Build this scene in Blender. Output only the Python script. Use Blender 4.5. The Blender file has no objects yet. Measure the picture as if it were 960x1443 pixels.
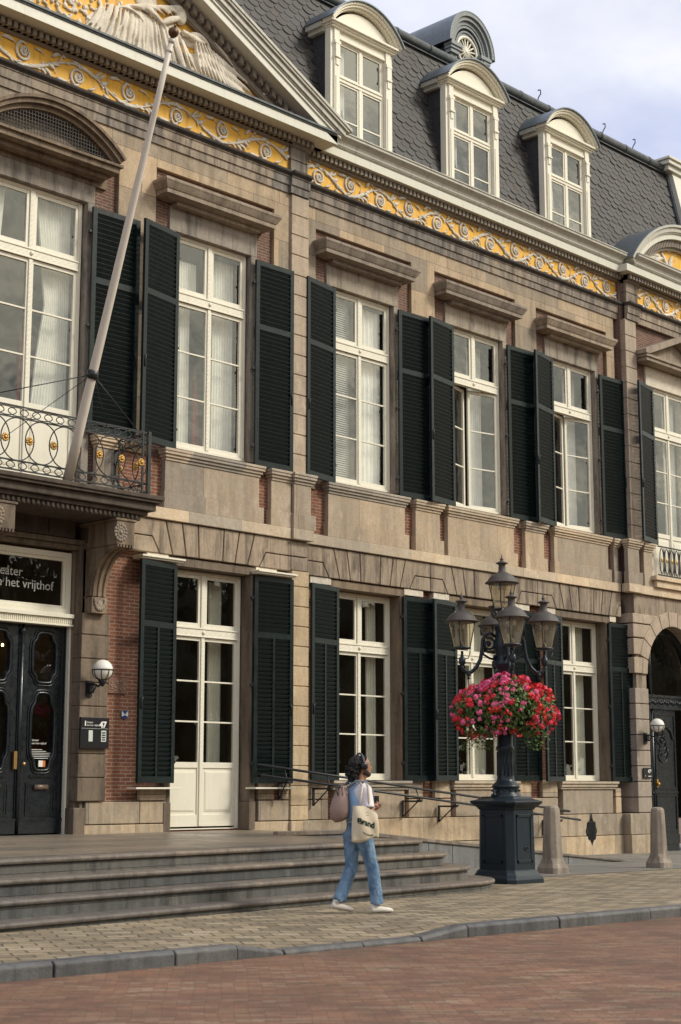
import bpy, bmesh, math, random
from mathutils import Vector, Matrix
random.seed(7)
R = math.radians
sc = bpy.context.scene
COL = sc.collection
W = {}          # world origin of every object (none of the parents is rotated)

class MB:
    def __init__(s): s.v = []; s.f = []; s.sm = set()
    def add(s, vs, fs, smooth=False):
        b = len(s.v); s.v += [tuple(v) for v in vs]
        for f in fs:
            if smooth: s.sm.add(len(s.f))
            s.f.append([b + i for i in f])
    def box(s, x0, x1, y0, y1, z0, z1, fn=None):
        vs = [(x, y, z) for z in (z0, z1) for y in (y0, y1) for x in (x0, x1)]
        if fn: vs = [fn(*v) for v in vs]
        s.add(vs, [(0, 2, 3, 1), (4, 5, 7, 6), (0, 1, 5, 4), (2, 6, 7, 3), (0, 4, 6, 2), (1, 3, 7, 5)])
    def prism(s, poly, a, b, axis='x', fn=None):
        """poly in the plane across axis; extruded from a to b"""
        n = len(poly)
        def mk(p, t):
            return (t, p[0], p[1]) if axis == 'x' else ((p[0], t, p[1]) if axis == 'y' else (p[0], p[1], t))
        vs = [mk(p, a) for p in poly] + [mk(p, b) for p in poly]
        if fn: vs = [fn(*v) for v in vs]
        fs = [tuple(range(n)), tuple(range(2 * n - 1, n - 1, -1))]
        fs += [(i, n + i, n + (i + 1) % n, (i + 1) % n) for i in range(n)]
        s.add(vs, fs)
    def tube(s, pts, r, n=6, flat=1.0, cap=True, closed=False):
        pts = [Vector(p) for p in pts]; m = len(pts)
        rs = r if isinstance(r, (list, tuple)) else [r] * m
        vs = []; fs = []; ref = None
        for i, p in enumerate(pts):
            if closed: t = pts[(i + 1) % m] - pts[i - 1]
            else: t = pts[min(i + 1, m - 1)] - pts[max(i - 1, 0)]
            if t.length < 1e-9: t = Vector((0, 0, 1))
            t.normalize()
            if ref is None:
                ref = Vector((0, 1, 0)) if abs(t.y) < .9 else Vector((1, 0, 0))
            u = ref - t * ref.dot(t)
            if u.length < 1e-6: u = t.orthogonal()
            u.normalize(); ref = u; w = t.cross(u)
            for k in range(n):
                a = 2 * math.pi * k / n
                vs.append(p + u * math.cos(a) * rs[i] * flat + w * math.sin(a) * rs[i])
        L = m if closed else m - 1
        for i in range(L):
            j = (i + 1) % m
            for k in range(n):
                fs.append((i * n + k, i * n + (k + 1) % n, j * n + (k + 1) % n, j * n + k))
        s.add(vs, fs, True)
        if cap and not closed:
            s.add(vs[:n], [tuple(range(n - 1, -1, -1))]); s.add(vs[-n:], [tuple(range(n))])
    def lathe(s, prof, c, n=16, smooth=True, rot=0, sx=1, sy=1):
        vs = []; fs = []
        for (r, z) in prof:
            for k in range(n):
                a = 2 * math.pi * k / n + rot
                vs.append((c[0] + r * math.cos(a) * sx, c[1] + r * math.sin(a) * sy, c[2] + z))
        for i in range(len(prof) - 1):
            for k in range(n):
                fs.append((i * n + k, i * n + (k + 1) % n, (i + 1) * n + (k + 1) % n, (i + 1) * n + k))
        s.add(vs, fs, smooth)
        s.add(vs[:n], [tuple(range(n - 1, -1, -1))]); s.add(vs[-n:], [tuple(range(n))])
    def ball(s, c, rx, ry=None, rz=None, n=10, m=7, rotm=None):
        ry = ry or rx; rz = rz or rx; vs = []; fs = []
        c = Vector(c)
        for i in range(m + 1):
            t = math.pi * i / m
            for k in range(n):
                a = 2 * math.pi * k / n
                p = Vector((rx * math.sin(t) * math.cos(a), ry * math.sin(t) * math.sin(a), -rz * math.cos(t)))
                if rotm: p = rotm @ p
                vs.append(c + p)
        for i in range(m):
            for k in range(n):
                fs.append((i * n + k, i * n + (k + 1) % n, (i + 1) * n + (k + 1) % n, (i + 1) * n + k))
        s.add(vs, fs, True)
    def quad(s, a, b, c, d): s.add([a, b, c, d], [(0, 1, 2, 3)])

# ---- survey of the facade: distances were first read with an upright camera; the photograph was taken with the
# camera pitched up, so facade points are carried over to their true place (u along the wall, z up)
PITCH = math.atan(386.5 / math.sqrt(2160 * 2350 - 386.5 ** 2)); FPX = math.sqrt(2160 * 2350 - 386.5 ** 2); YAWC = math.atan2(2160, 2253.0); CZ = 1.41
WARP = False; ZREP = None
def _wz(z): return _w(22.0, z)[1]
def _w(u, z):
    fx, fy = math.cos(YAWC), math.sin(YAWC)
    fw = u * fx + 21 * fy; r = u * fy - 21 * fx
    px, py = 2253 * r / fw, 386.5 - 2253 * (z - 1.45) / fw
    fw2 = FPX * math.cos(PITCH) + py * math.sin(PITCH); up = -py * math.cos(PITCH) + FPX * math.sin(PITCH)
    k, v = px / fw2, up / fw2; d = 21 / (fy - fx * k)
    return d * (fx + fy * k), CZ + v * d
def wp(p, zr=None):
    if not WARP: return tuple(p)
    return (_w(p[0], p[2] if zr is None else zr)[0], p[1], _wz(p[2]))
def zclass(z): return 3.3 if z < 5.3 else 6.3 if z < 7.2 else 9.2 if z < 12 else 12.9 if z < 13.6 else 14.8
def obj(name, mb, mat, parent=None, bevel=0, label=None, cat=None, group=None, kind=None, fix=True, remesh=0, sub=0, keep=False):
    me = bpy.data.meshes.new(name)
    if WARP:
        zz = [v[2] for v in mb.v]; zr = ZREP or zclass((min(zz) + max(zz)) / 2); mb.v = [wp(v, zr) for v in mb.v]
    xs = [v[0] for v in mb.v]; ys = [v[1] for v in mb.v]; zs = [v[2] for v in mb.v]
    o0 = Vector(((min(xs) + max(xs)) / 2, (min(ys) + max(ys)) / 2, min(zs)))
    if keep: o0 = Vector((0, 0, 0))
    me.from_pydata([(v[0] - o0.x, v[1] - o0.y, v[2] - o0.z) for v in mb.v], [], mb.f)
    for i in mb.sm: me.polygons[i].use_smooth = True
    me.update()
    if fix:
        bm = bmesh.new(); bm.from_mesh(me)
        bmesh.ops.remove_doubles(bm, verts=bm.verts, dist=1e-6) if len(bm.verts) < 200000 and not bevel and mb.sm else None
        bmesh.ops.recalc_face_normals(bm, faces=bm.faces)
        bm.to_mesh(me); bm.free()
    o = bpy.data.objects.new(name, me); COL.objects.link(o)
    for m in (mat if isinstance(mat, (list, tuple)) else [mat]): me.materials.append(m)
    pw = W.get(parent.name, Vector((0, 0, 0))) if parent else Vector((0, 0, 0))
    if parent: o.parent = parent
    o.location = o0 - pw; W[o.name] = o0
    if bevel:
        md = o.modifiers.new('Bevel', 'BEVEL'); md.width = bevel; md.segments = 2; md.limit_method = 'ANGLE'; md.angle_limit = R(40)
    if remesh:
        md = o.modifiers.new('Remesh', 'REMESH'); md.mode = 'VOXEL'; md.voxel_size = remesh; md.use_smooth_shade = True
        ms = o.modifiers.new('Smooth', 'SMOOTH'); ms.iterations = 3; ms.factor = .5
    if label: o['label'] = label
    if cat: o['category'] = cat
    if group: o['group'] = group
    if kind: o['kind'] = kind
    return o

def thing(name, label, cat, base=(0, 0, 0), group=None, rz=0):
    o = bpy.data.objects.new(name, None); COL.objects.link(o); o.empty_display_size = .2
    base = wp(base); o.location = base; o.rotation_euler = (0, 0, rz); W[o.name] = Vector(base)
    o['label'] = label; o['category'] = cat
    if group: o['group'] = group
    return o

def text_mesh(mb, s, size, x, y, z, depth=.01, bold=0.0, align='LEFT', fn=None):
    """letters standing in the x-z plane, reading along +x, facing -y"""
    cu = bpy.data.curves.new('tmp_text', 'FONT'); cu.body = s; cu.size = size; cu.extrude = depth / 2
    cu.offset = bold; cu.align_x = align; cu.resolution_u = 4
    to = bpy.data.objects.new('tmp_text', cu); COL.objects.link(to)
    dg = bpy.context.evaluated_depsgraph_get(); dg.update()
    m = bpy.data.meshes.new_from_object(to.evaluated_get(dg))
    vs = []
    for v in m.vertices:
        p = (x + v.co.x, y - v.co.z, z + v.co.y)
        vs.append(fn(*p) if fn else p)
    mb.add(vs, [tuple(p.vertices) for p in m.polygons])
    bpy.data.objects.remove(to); bpy.data.curves.remove(cu); bpy.data.meshes.remove(m)

# ---------------------------------------------------------------- materials
def newmat(name):
    m = bpy.data.materials.new(name); m.use_nodes = True
    nt = m.node_tree; nt.nodes.clear()
    out = nt.nodes.new('ShaderNodeOutputMaterial'); b = nt.nodes.new('ShaderNodeBsdfPrincipled')
    nt.links.new(b.outputs[0], out.inputs[0])
    return m, nt, b, out
class NT:
    def __init__(s, nt): s.nt = nt
    def n(s, t, **k):
        x = s.nt.nodes.new(t)
        for a, b in k.items(): setattr(x, a, b)
        return x
    def l(s, a, b): s.nt.links.new(a, b)
    def val(s, inp, v):
        if hasattr(v, 'is_output') or isinstance(v, bpy.types.NodeSocket): s.l(v, inp)
        else: inp.default_value = v
    def pos(s): return s.n('ShaderNodeNewGeometry').outputs['Position']
    def objc(s): return s.n('ShaderNodeTexCoord').outputs['Object']
    def scale(s, v, sx, sy, sz):
        m = s.n('ShaderNodeVectorMath', operation='MULTIPLY'); s.l(v, m.inputs[0]); m.inputs[1].default_value = (sx, sy, sz); return m.outputs[0]
    def noise(s, v, sc_, det=4, rough=.6, dist=0):
        t = s.n('ShaderNodeTexNoise'); s.l(v, t.inputs['Vector']); t.inputs['Scale'].default_value = sc_
        t.inputs['Detail'].default_value = det; t.inputs['Roughness'].default_value = rough; t.inputs['Distortion'].default_value = dist
        return t.outputs['Fac']
    def ramp(s, f, stops):
        r = s.n('ShaderNodeValToRGB'); s.l(f, r.inputs[0]); e = r.color_ramp.elements
        while len(e) < len(stops): e.new(.5)
        for i, (p, c) in enumerate(stops):
            e[i].position = p; e[i].color = (c if len(c) == 4 else tuple(c) + (1,)) if isinstance(c, (tuple, list)) else (c, c, c, 1)
        return r.outputs[0]
    def mix(s, f, a, b, mode='MIX'):
        m = s.n('ShaderNodeMix', data_type='RGBA', blend_type=mode)
        s.val(m.inputs[0], f)
        for inp, v in ((m.inputs[6], a), (m.inputs[7], b)):
            if isinstance(v, (tuple, list)): inp.default_value = tuple(v) + (1,) if len(v) == 3 else v
            else: s.l(v, inp)
        return m.outputs[2]
    def math(s, op, a, b=0.0, c=0.0):
        m = s.n('ShaderNodeMath', operation=op); s.val(m.inputs[0], a); s.val(m.inputs[1], b)
        if len(m.inputs) > 2: s.val(m.inputs[2], c)
        return m.outputs[0]
    def bump(s, h, strength=.3, dist=.01, b=None):
        n = s.n('ShaderNodeBump'); s.l(h, n.inputs['Height']); n.inputs['Strength'].default_value = strength; n.inputs['Distance'].default_value = dist
        if b: s.l(n.outputs[0], b.inputs['Normal'])
        return n.outputs[0]
    def xz(s, v):
        sp = s.n('ShaderNodeSeparateXYZ'); s.l(v, sp.inputs[0])
        a = s.math('ADD', sp.outputs[0], sp.outputs[1])
        cb = s.n('ShaderNodeCombineXYZ'); s.l(a, cb.inputs[0]); s.l(sp.outputs[2], cb.inputs[1]); return cb.outputs[0]

def dk(c, f): return tuple(x * f for x in c)
def stone(name, base, joint=None, soot=.4, rough=.85, warm=.25, off=(0, 0), streak=.5):
    gr = sum(base) / 3; base = tuple((c * .80 + gr * .20) * 1.06 for c in base)
    m, nt, b, out = newmat(name); t = NT(nt); p = t.pos()
    big = t.noise(p, .9, 5, .62); fine = t.noise(p, 14, 6, .7); mid = t.noise(p, 3.3, 5, .65, .6)
    c = t.mix(t.ramp(big, [(.3, 0), (.7, 1)]), dk(base, .78), dk(base, 1.14))
    c = t.mix(t.ramp(mid, [(.38, 0), (.68, warm)]), c, (base[0] * 1.05, base[1] * .86, base[2] * .62))
    c = t.mix(t.ramp(fine, [(.3, .55), (.62, 0)]), c, dk(base, .62))
    gr2 = t.noise(p, 95, 2, .7); c = t.mix(t.ramp(gr2, [(.35, .38), (.5, 0)]), c, dk(base, .5)); c = t.mix(t.ramp(gr2, [(.55, 0), (.7, .35)]), c, dk(base, 1.5))
    pit = t.noise(p, 45, 3, .6)
    c = t.mix(t.ramp(pit, [(.28, .5), (.36, 0)]), c, dk(base, .35))
    # rain streaks and soot patches with their own outline
    s1 = t.noise(t.scale(p, 3.2, 3.2, .45), 1.6, 6, .68, .3)
    c = t.mix(t.ramp(s1, [(.46, 0), (.64, soot)]), c, (base[0] * .22, base[1] * .21, base[2] * .22))
    s2 = t.noise(t.scale(p, 9, 9, .6), 1.0, 3, .6)
    c = t.mix(t.ramp(s2, [(.56, 0), (.68, soot * streak)]), c, dk(base, .4))
    s3 = t.noise(t.scale(p, 2.2, 2.2, 1.2), 1.3, 5, .7)
    c = t.mix(t.ramp(s3, [(.55, 0), (.68, .45)]), c, (base[0] * 1.35, base[1] * 1.36, base[2] * 1.4))
    h = t.math('ADD', fine, t.math('MULTIPLY', pit, .35))
    if joint:
        v = t.xz(p); ad = t.n('ShaderNodeVectorMath', operation='ADD'); t.l(v, ad.inputs[0]); ad.inputs[1].default_value = (off[0], off[1], 0)
        br = t.n('ShaderNodeTexBrick'); t.l(ad.outputs[0], br.inputs['Vector']); br.inputs['Scale'].default_value = 1
        br.inputs['Brick Width'].default_value = joint[0]; br.inputs['Row Height'].default_value = joint[1]
        br.inputs['Mortar Size'].default_value = joint[2] if len(joint) > 2 else .006; br.inputs['Mortar Smooth'].default_value = .3
        br.inputs['Color1'].default_value = (.68, .71, .76, 1); br.inputs['Color2'].default_value = (1.20, 1.13, 1.03, 1); br.inputs['Mortar'].default_value = (.35, .32, .3, 1)
        c = t.mix(1.0, c, br.outputs['Color'], 'MULTIPLY')
        h = t.math('SUBTRACT', h, t.math('MULTIPLY', br.outputs['Fac'], 1.5))
    rn = t.n('ShaderNodeObjectInfo').outputs['Random']
    c = t.mix(1.0, c, t.ramp(rn, [(0, (.84, .85, .88)), (.5, (1.0, .98, .95)), (1, (1.12, 1.08, 1.02))]), 'MULTIPLY')
    t.l(c, b.inputs['Base Color']); b.inputs['Roughness'].default_value = rough
    t.bump(h, .5, .016, b)
    return m
def brickmat(name, c1, c2, mortar, bw=.205, rh=.062, ms=.009):
    m, nt, b, out = newmat(name); t = NT(nt); p = t.pos(); v = t.xz(p)
    br = t.n('ShaderNodeTexBrick'); t.l(v, br.inputs['Vector']); br.inputs['Scale'].default_value = 1
    br.inputs['Brick Width'].default_value = bw; br.inputs['Row Height'].default_value = rh; br.inputs['Mortar Size'].default_value = ms
    br.inputs['Mortar Smooth'].default_value = .2; br.inputs['Bias'].default_value = -.1
    br.inputs['Color1'].default_value = c1 + (1,); br.inputs['Color2'].default_value = c2 + (1,); br.inputs['Mortar'].default_value = mortar + (1,)
    n1 = t.noise(p, 2.2, 5, .7); n2 = t.noise(p, 30, 4, .7)
    c = t.mix(t.ramp(n1, [(.4, 0), (.75, .6)]), br.outputs['Color'], dk(c1, .35))
    c = t.mix(t.ramp(n2, [(.35, .5), (.6, 0)]), c, dk(c1, .55))
    t.l(c, b.inputs['Base Color']); b.inputs['Roughness'].default_value = .9
    h = t.math('SUBTRACT', t.math('MULTIPLY', n2, .4), br.outputs['Fac']); t.bump(h, .5, .01, b)
    return m
def paint(name, base, rough=.45, var=.12, dirt=.25, dirtcol=None, scale=6, metal=0, spec=.5):
    m, nt, b, out = newmat(name); t = NT(nt); p = t.pos()
    n1 = t.noise(p, scale, 5, .65); n2 = t.noise(t.scale(p, 7, 7, .9), 1.5, 4, .65)
    c = t.mix(n1, dk(base, 1 - var), dk(base, 1 + var))
    c = t.mix(t.ramp(n2, [(.52, 0), (.76, dirt)]), c, dirtcol or dk(base, .45))
    t.l(c, b.inputs['Base Color']); b.inputs['Metallic'].default_value = metal
    t.l(t.ramp(t.noise(p, 9, 4), [(.3, max(.05, rough - .08)), (.7, rough + .1)]), b.inputs['Roughness'])
    b.inputs['Specular IOR Level'].default_value = spec
    t.bump(t.noise(p, 60, 3), .06, .004, b)
    return m
def thin_fresnel(t, ior):
    """same reflectance from both sides of a single sheet"""
    fr = t.n('ShaderNodeFresnel'); g = t.n('ShaderNodeNewGeometry').outputs['Backfacing']
    t.l(t.math('ADD', t.math('MULTIPLY', g, 1 / ior - ior), ior), fr.inputs['IOR']); return fr
def glassmat(name, tint, ior=1.7, rough=.015, wav=.12):
    m, nt, b, out = newmat(name); t = NT(nt); nt.nodes.remove(b)
    tr = t.n('ShaderNodeBsdfTransparent'); tr.inputs[0].default_value = tint + (1,)
    gl = t.n('ShaderNodeBsdfGlossy'); gl.inputs['Roughness'].default_value = rough; gl.inputs['Color'].default_value = (.95, .97, .96, 1)
    fr = thin_fresnel(t, ior)
    p = t.pos(); bn = t.bump(t.noise(p, 1.7, 2, .5), wav, .05); t.l(bn, gl.inputs['Normal'])
    mx = t.n('ShaderNodeMixShader'); t.l(fr.outputs[0], mx.inputs[0]); t.l(tr.outputs[0], mx.inputs[1]); t.l(gl.outputs[0], mx.inputs[2])
    t.l(mx.outputs[0], out.inputs[0]); return m
def plain(name, c, rough=.7, metal=0, var=.15, scale=8, bump=.1):
    m, nt, b, out = newmat(name); t = NT(nt); p = t.objc(); n1 = t.noise(p, scale, 5, .65)
    t.l(t.mix(n1, dk(c, 1 - var), dk(c, 1 + var)), b.inputs['Base Color']); b.inputs['Roughness'].default_value = rough; b.inputs['Metallic'].default_value = metal
    t.bump(t.noise(p, scale * 8, 3), bump, .005, b); return m

M = {}
ST = (.43, .345, .235)
M['stone'] = stone('limestone', ST, soot=.45)
M['stone_wall'] = stone('limestone_ashlar', ST, (1.35, .74, .005), soot=.4, off=(.4, .1))
M['stone_panel'] = stone('limestone_panel', (.47, .385, .275), (2.2, 3.0, .004), soot=.28, warm=.4, off=(.8, .5))
M['stone_plinth'] = stone('limestone_plinth', (.46, .38, .27), (1.9, .48, .006), soot=.45, warm=.45, off=(.5, .165))
M['stone_pil'] = stone('limestone_pilaster', (.44, .355, .26), None, soot=.25)
M['stone_string'] = stone('limestone_string', (.55, .465, .34), (1.25, 5, .004), soot=.12, warm=.3)
M['stone_vous'] = stone('limestone_voussoir', (.34, .27, .19), None, soot=.85, streak=1)
M['stone_arch'] = stone('limestone_architrave', (.37, .31, .235), (1.4, 9, .004), soot=.9, streak=1)
M['stone_hood'] = stone('limestone_hood', (.34, .275, .2), None, soot=.5)
M['stone_lintel'] = stone('limestone_lintel', (.36, .31, .24), None, soot=.75)
M['stone_dark'] = stone('sooty_shaded_stone', (.085, .064, .046), None, soot=.6)  # soot, plus the shade under the balcony put into the colour
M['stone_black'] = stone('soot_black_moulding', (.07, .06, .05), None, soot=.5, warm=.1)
M['stone_brown'] = stone('brown_stone', (.225, .165, .105), None, soot=.7)
M['stone_white'] = stone('white_stone', (.66, .61, .5), None, soot=.1, warm=.2)
M['stone_ochre'] = stone('ochre_stone', (.50, .39, .235), None, soot=.25, warm=.45)
M['brick'] = brickmat('red_brick', (.27, .10, .052), (.18, .065, .038), (.36, .29, .22))
M['brick_old'] = brickmat('old_brick', (.21, .095, .06), (.13, .065, .045), (.27, .23, .19), .19, .055, .010)
M['white'] = paint('cream_paint', (.78, .745, .615), .4, .05, .18, (.42, .38, .28))
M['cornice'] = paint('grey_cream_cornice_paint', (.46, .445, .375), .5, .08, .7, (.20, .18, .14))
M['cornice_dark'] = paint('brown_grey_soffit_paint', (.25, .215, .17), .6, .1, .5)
M['fascia'] = paint('pale_fascia_paint', (.64, .63, .53), .45, .06, .3, (.34, .31, .24))
M['green'] = paint('dark_green_gloss_paint', (.0042, .0115, .0118), .36, .35, .35, (.018, .022, .020), 9, spec=.30)
M['greenslat'] = M['green']
M['doorgreen'] = paint('dark_door_paint', (.006, .010, .013), .28, .2, .1, (.03, .03, .03), 7, spec=.6)
M['iron'] = paint('black_iron_paint', (.012, .014, .016), .42, .3, .3, (.04, .035, .03), 20)
M['lampblue'] = paint('dark_blue_green_lamp_paint', (.011, .021, .029), .36, .25, .25, (.03, .035, .035), 12, spec=.4)
M['relief'] = stone('white_relief_stucco', (.74, .69, .57), None, soot=.18, warm=.15)
M['gold'] = plain('gilding', (.58, .34, .09), .45, .7, .3, 30)
M['yellow'] = paint('yellow_ochre_paint', (.78, .43, .04), .6, .15, .85, (.40, .21, .04), 4)
M['zinc'] = paint('zinc_sheet', (.17, .20, .22), .42, .15, .5, (.08, .08, .085), 5, metal=.5)
M['lead'] = paint('weathered_lead_gutter', (.075, .085, .09), .55, .3, .6, (.18, .20, .20), 3, metal=.3)
M['greywood'] = paint('grey_painted_wood', (.21, .235, .235), .5, .08, .4, (.1, .1, .1))
M['room'] = plain('room_plaster', (.20, .155, .10), .9)
M['roomlight'] = plain('upper_room_plaster', (.16, .16, .15), .9)
M['curtain'] = plain('white_curtain', (.90, .90, .84), .9)
M['blind'] = plain('grey_blind', (.42, .43, .42), .7)
M['glass_up'] = glassmat('upper_window_glass', (.97, .98, .95), 2.15)
M['glass_dn'] = glassmat('lower_window_glass', (.86, .86, .78), 1.75)
M['glass_dorm'] = glassmat('dormer_glass', (.80, .82, .84), 2.5)
def lampglass():
    m, nt, b, out = newmat('lantern_glass'); t = NT(nt); nt.nodes.remove(b)
    tr = t.n('ShaderNodeBsdfTransparent'); tr.inputs[0].default_value = (.9, .86, .74, 1); df = t.n('ShaderNodeBsdfDiffuse'); df.inputs[0].default_value = (.80, .74, .58, 1); tl = t.n('ShaderNodeBsdfTranslucent'); tl.inputs[0].default_value = (.70, .62, .46, 1)
    gl = t.n('ShaderNodeBsdfGlossy'); gl.inputs['Roughness'].default_value = .08; fr = thin_fresnel(t, 1.6)
    a = t.n('ShaderNodeMixShader'); a.inputs[0].default_value = .5; t.l(df.outputs[0], a.inputs[1]); t.l(tl.outputs[0], a.inputs[2])
    b2 = t.n('ShaderNodeMixShader'); t.l(t.ramp(t.noise(t.scale(t.pos(), 7, 7, 2.5), 1.0, 4), [(.35, .06), (.7, .30)]), b2.inputs[0]); t.l(tr.outputs[0], b2.inputs[1]); t.l(a.outputs[0], b2.inputs[2])
    c = t.n('ShaderNodeMixShader'); t.l(fr.outputs[0], c.inputs[0]); t.l(b2.outputs[0], c.inputs[1]); t.l(gl.outputs[0], c.inputs[2]); t.l(c.outputs[0], out.inputs[0]); return m
M['glass_lamp'] = lampglass()
M['black'] = plain('black_plastic', (.008, .008, .010), .35)
M['whiteplate'] = plain('white_lettering', (.78, .78, .74), .6)
M['pole'] = paint('white_flagpole_paint', (.62, .57, .49), .45, .05, .3, (.4, .35, .28))
# ================================================================ THE BUILDING
WARP = True
B = thing('theatre_building', 'long classical limestone town house with dark green shutters, gilded frieze, pediment and slate mansard roof', 'building', (22, 0, 0))
Z0, ZF = -.3, .675
ZS, ZC = 5.93, 7.15           # string course underside, sill cap top
YR, YP, YQ = -.17, -.23, -.17   # left projecting bay, pilasters, right projecting bay

def strips(mb, x0, x1, z0, z1, y0, y1, holes):
    """a wall slab with rectangular openings, cut in vertical strips"""
    xs = sorted(set([x0, x1] + [h[0] for h in holes] + [h[1] for h in holes]))
    xs = [x for x in xs if x0 <= x <= x1]
    for a, b in zip(xs, xs[1:]):
        hs = sorted([(h[2], h[3]) for h in holes if h[0] <= a + 1e-6 and h[1] >= b - 1e-6])
        z = z0
        for (p, q) in hs:
            if p > z + 1e-6: mb.box(a, b, y0, y1, z, p)
            z = max(z, q)
        if z < z1 - 1e-6: mb.box(a, b, y0, y1, z, z1)

# openings (x0, x1, z0, z1)
UP = {'A': (13.80, 15.80, 6.14, 10.93), 'B': (17.67, 19.45, 7.22, 10.93), 'C': (21.69, 23.47, 7.22, 10.93),
      'D': (25.19, 26.97, 7.22, 10.93), 'E': (28.62, 30.40, 7.22, 10.93), 'F': (32.40, 34.20, 6.14, 10.93)}
DN = {'A': (13.88, 15.62, ZF, 5.22), 'B': (17.59, 19.40, ZF, 5.2), 'C': (21.76, 23.62, 1.56, 5.2),
      'D': (25.27, 27.10, 1.56, 5.2), 'E': (28.94, 30.78, 1.56, 5.2)}
def big(h, e=.05): return (h[0] - e, h[1] + e, h[2] - (e if h[2] > 1 else 0), h[3] + e)
REC = {'B': (17.20, 19.98), 'C': (21.23, 23.97), 'D': (24.69, 27.38), 'E': (28.14, 30.85)}
# ---- rear brick/stone backing wall: everything else stands in front of it
w = MB()
strips(w, 6, 20.6, ZS, 13.1, YR + .08, .35, [big(UP['A']), big(UP['B'])])
strips(w, 20.6, 31.3, ZS, 13.1, .08, .35, [big(UP['C']), big(UP['D']), big(UP['E'])])
strips(w, 31.3, 37, ZS, 13.1, YQ + .08, .35, [big(UP['F'])])
obj('brick_wall', w, M['brick_old'], B)
w = MB()
strips(w, 15.80, 20.6, Z0, ZS, YR + .10, .35, [big(DN['B'])])
strips(w, 20.6, 31.3, Z0, ZS, .10, .35, [big(DN['C']), big(DN['D']), big(DN['E'])])
w.box(6, 13.5, YR + .1, .35, Z0, ZS)
obj('brick_wall', w, M['brick'], B)
# ---- upper storey ashlar face with recessed panels round the windows
w = MB()
RZ = 11.87
strips(w, 20.82, 31.16, 7.0, 12.26, 0, .0795, [(REC[k][0], REC[k][1], 6.9, RZ) for k in 'CDE'])
strips(w, 6, 20.40, 7.0, 12.26, YR, YR + .0795, [(13.2, 16.40, 6.9, 11.55), (REC['B'][0], REC['B'][1], 6.9, RZ)])
obj('ashlar_wall', w, M['stone_wall'], B, bevel=.006)
# window surrounds: lintel and narrow jambs standing a little proud of the brick
for k in 'ABCDE':
    x0, x1, z0, z1 = UP[k]; yb = (YR if k in 'AB' else 0) + .035
    s = MB()
    s.box(x0 - .13, x1 + .14, yb, yb + .3, z1 - .02, z1 + .40)
    s.box(x0 - .10, x1 + .11, yb - .02, yb + .28, z1 + .402, z1 + .50)
    s.box(x0 - .13, x0, yb, yb + .3, z0, z1 - .022); s.box(x1, x1 + .14, yb, yb + .3, z0, z1 - .022)
    obj('window_surround', s, M['stone_lintel'], B, bevel=.006)
s = MB(); x0, x1, z0, z1 = UP['F']; s.box(x0 - .13, x1 + .14, YQ + .03, .3, z1 - .02, z1 + .42)
s.box(x0 - .13, x0, YQ + .03, .3, z0, z1 - .022); s.box(x1, x1 + .14, YQ + .03, .3, z0, z1 - .022)
obj('window_surround', s, M['stone_white'], B, bevel=.006)

def xprof(mb, prof, x0, x1, y, ret=True):
    """moulding profile [(out, z)...] run along x from the wall plane y"""
    back = [(y + .05, prof[0][1])] + [(y - o, z) for o, z in prof] + [(y + .05, prof[-1][1])]
    mb.prism(back, x0, x1, 'x')
def hood(k):
    x0, x1 = UP[k][0], UP[k][1]; y = YR if k in 'AB' else 0
    a, b = x0 - .55, x1 + .38
    h = MB()
    prof = [(.10, 11.36), (.30, 11.385), (.30, 11.455), (.315, 11.46), (.335, 11.49), (.37, 11.55), (.385, 11.57), (.385, 11.615), (.05, 11.66)]
    n = len(prof)
    # mitred ends: profile shrinks with the projection
    def ring(sgn, xx): return [(xx + sgn * (o - .385), y - o, z) for o, z in prof]
    A = ring(-1, a); Bv = ring(1, b)
    vs = A + Bv + [(p[0], y + .07, p[2]) for p in A] + [(p[0], y + .07, p[2]) for p in Bv]
    fs = []
    for i in range(n - 1):
        fs.append((i, n + i, n + i + 1, i + 1)); fs.append((2 * n + i, i, i + 1, 2 * n + i + 1)); fs.append((n + i, 3 * n + i, 3 * n + i + 1, n + i + 1))
    fs.append((0, 2 * n, 3 * n, n)); fs.append((n - 1, 2 * n - 1, 4 * n - 1, 3 * n - 1))
    h.add(vs, fs)
    h.box(x0 - .10, x1 + .08, y - .12, y + .06, 11.30, 11.358)
    obj('window_hood', h, M['stone_hood'], B)
for k in 'BCDE': hood(k)

# segmental hood over the balcony door
h = MB(); cx, rz = 14.81, 2.04; zc = 12.16 - rz
def arcband(mb, cx, zc, r0, r1, y0, y1, a0, a1, n=28, fn=None):
    for i in range(n):
        t0 = a0 + (a1 - a0) * i / n; t1 = a0 + (a1 - a0) * (i + 1) / n
        P = [(cx + r * math.sin(t), zc + r * math.cos(t)) for t, r in ((t0, r0), (t1, r0), (t1, r1), (t0, r1))]
        mb.prism(P, y0, y1, 'y')
am = math.asin(1.40 / rz)
arcband(h, cx, zc, rz - .05, rz, -.63, YR + .05, -am, am); arcband(h, cx, zc, rz - .12, rz - .052, -.58, YR + .05, -am, am); arcband(h, cx, zc, rz - .19, rz - .122, -.50, YR + .05, -am * .98, am * .98)
obj('arched_hood', h, M['stone_brown'], B)
h = MB(); h.box(cx - 1.36, cx + 1.36, -.60, YR, 11.45, 11.49); h.box(cx - 1.32, cx + 1.32, -.55, YR, 11.36, 11.448); h.box(cx - 1.2, cx + 1.2, -.36, YR, 11.28, 11.358)
h.box(cx - 1.35, cx + 1.35, YR + .02, YR + .079, 11.2, 12.0)
arcband(h, cx, zc - .05, rz - .55, rz - .44, -.42, YR + .02, -am * .62, am * .62)
obj('hood_cornice', h, M['stone_brown'], B)
h = MB()
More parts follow.
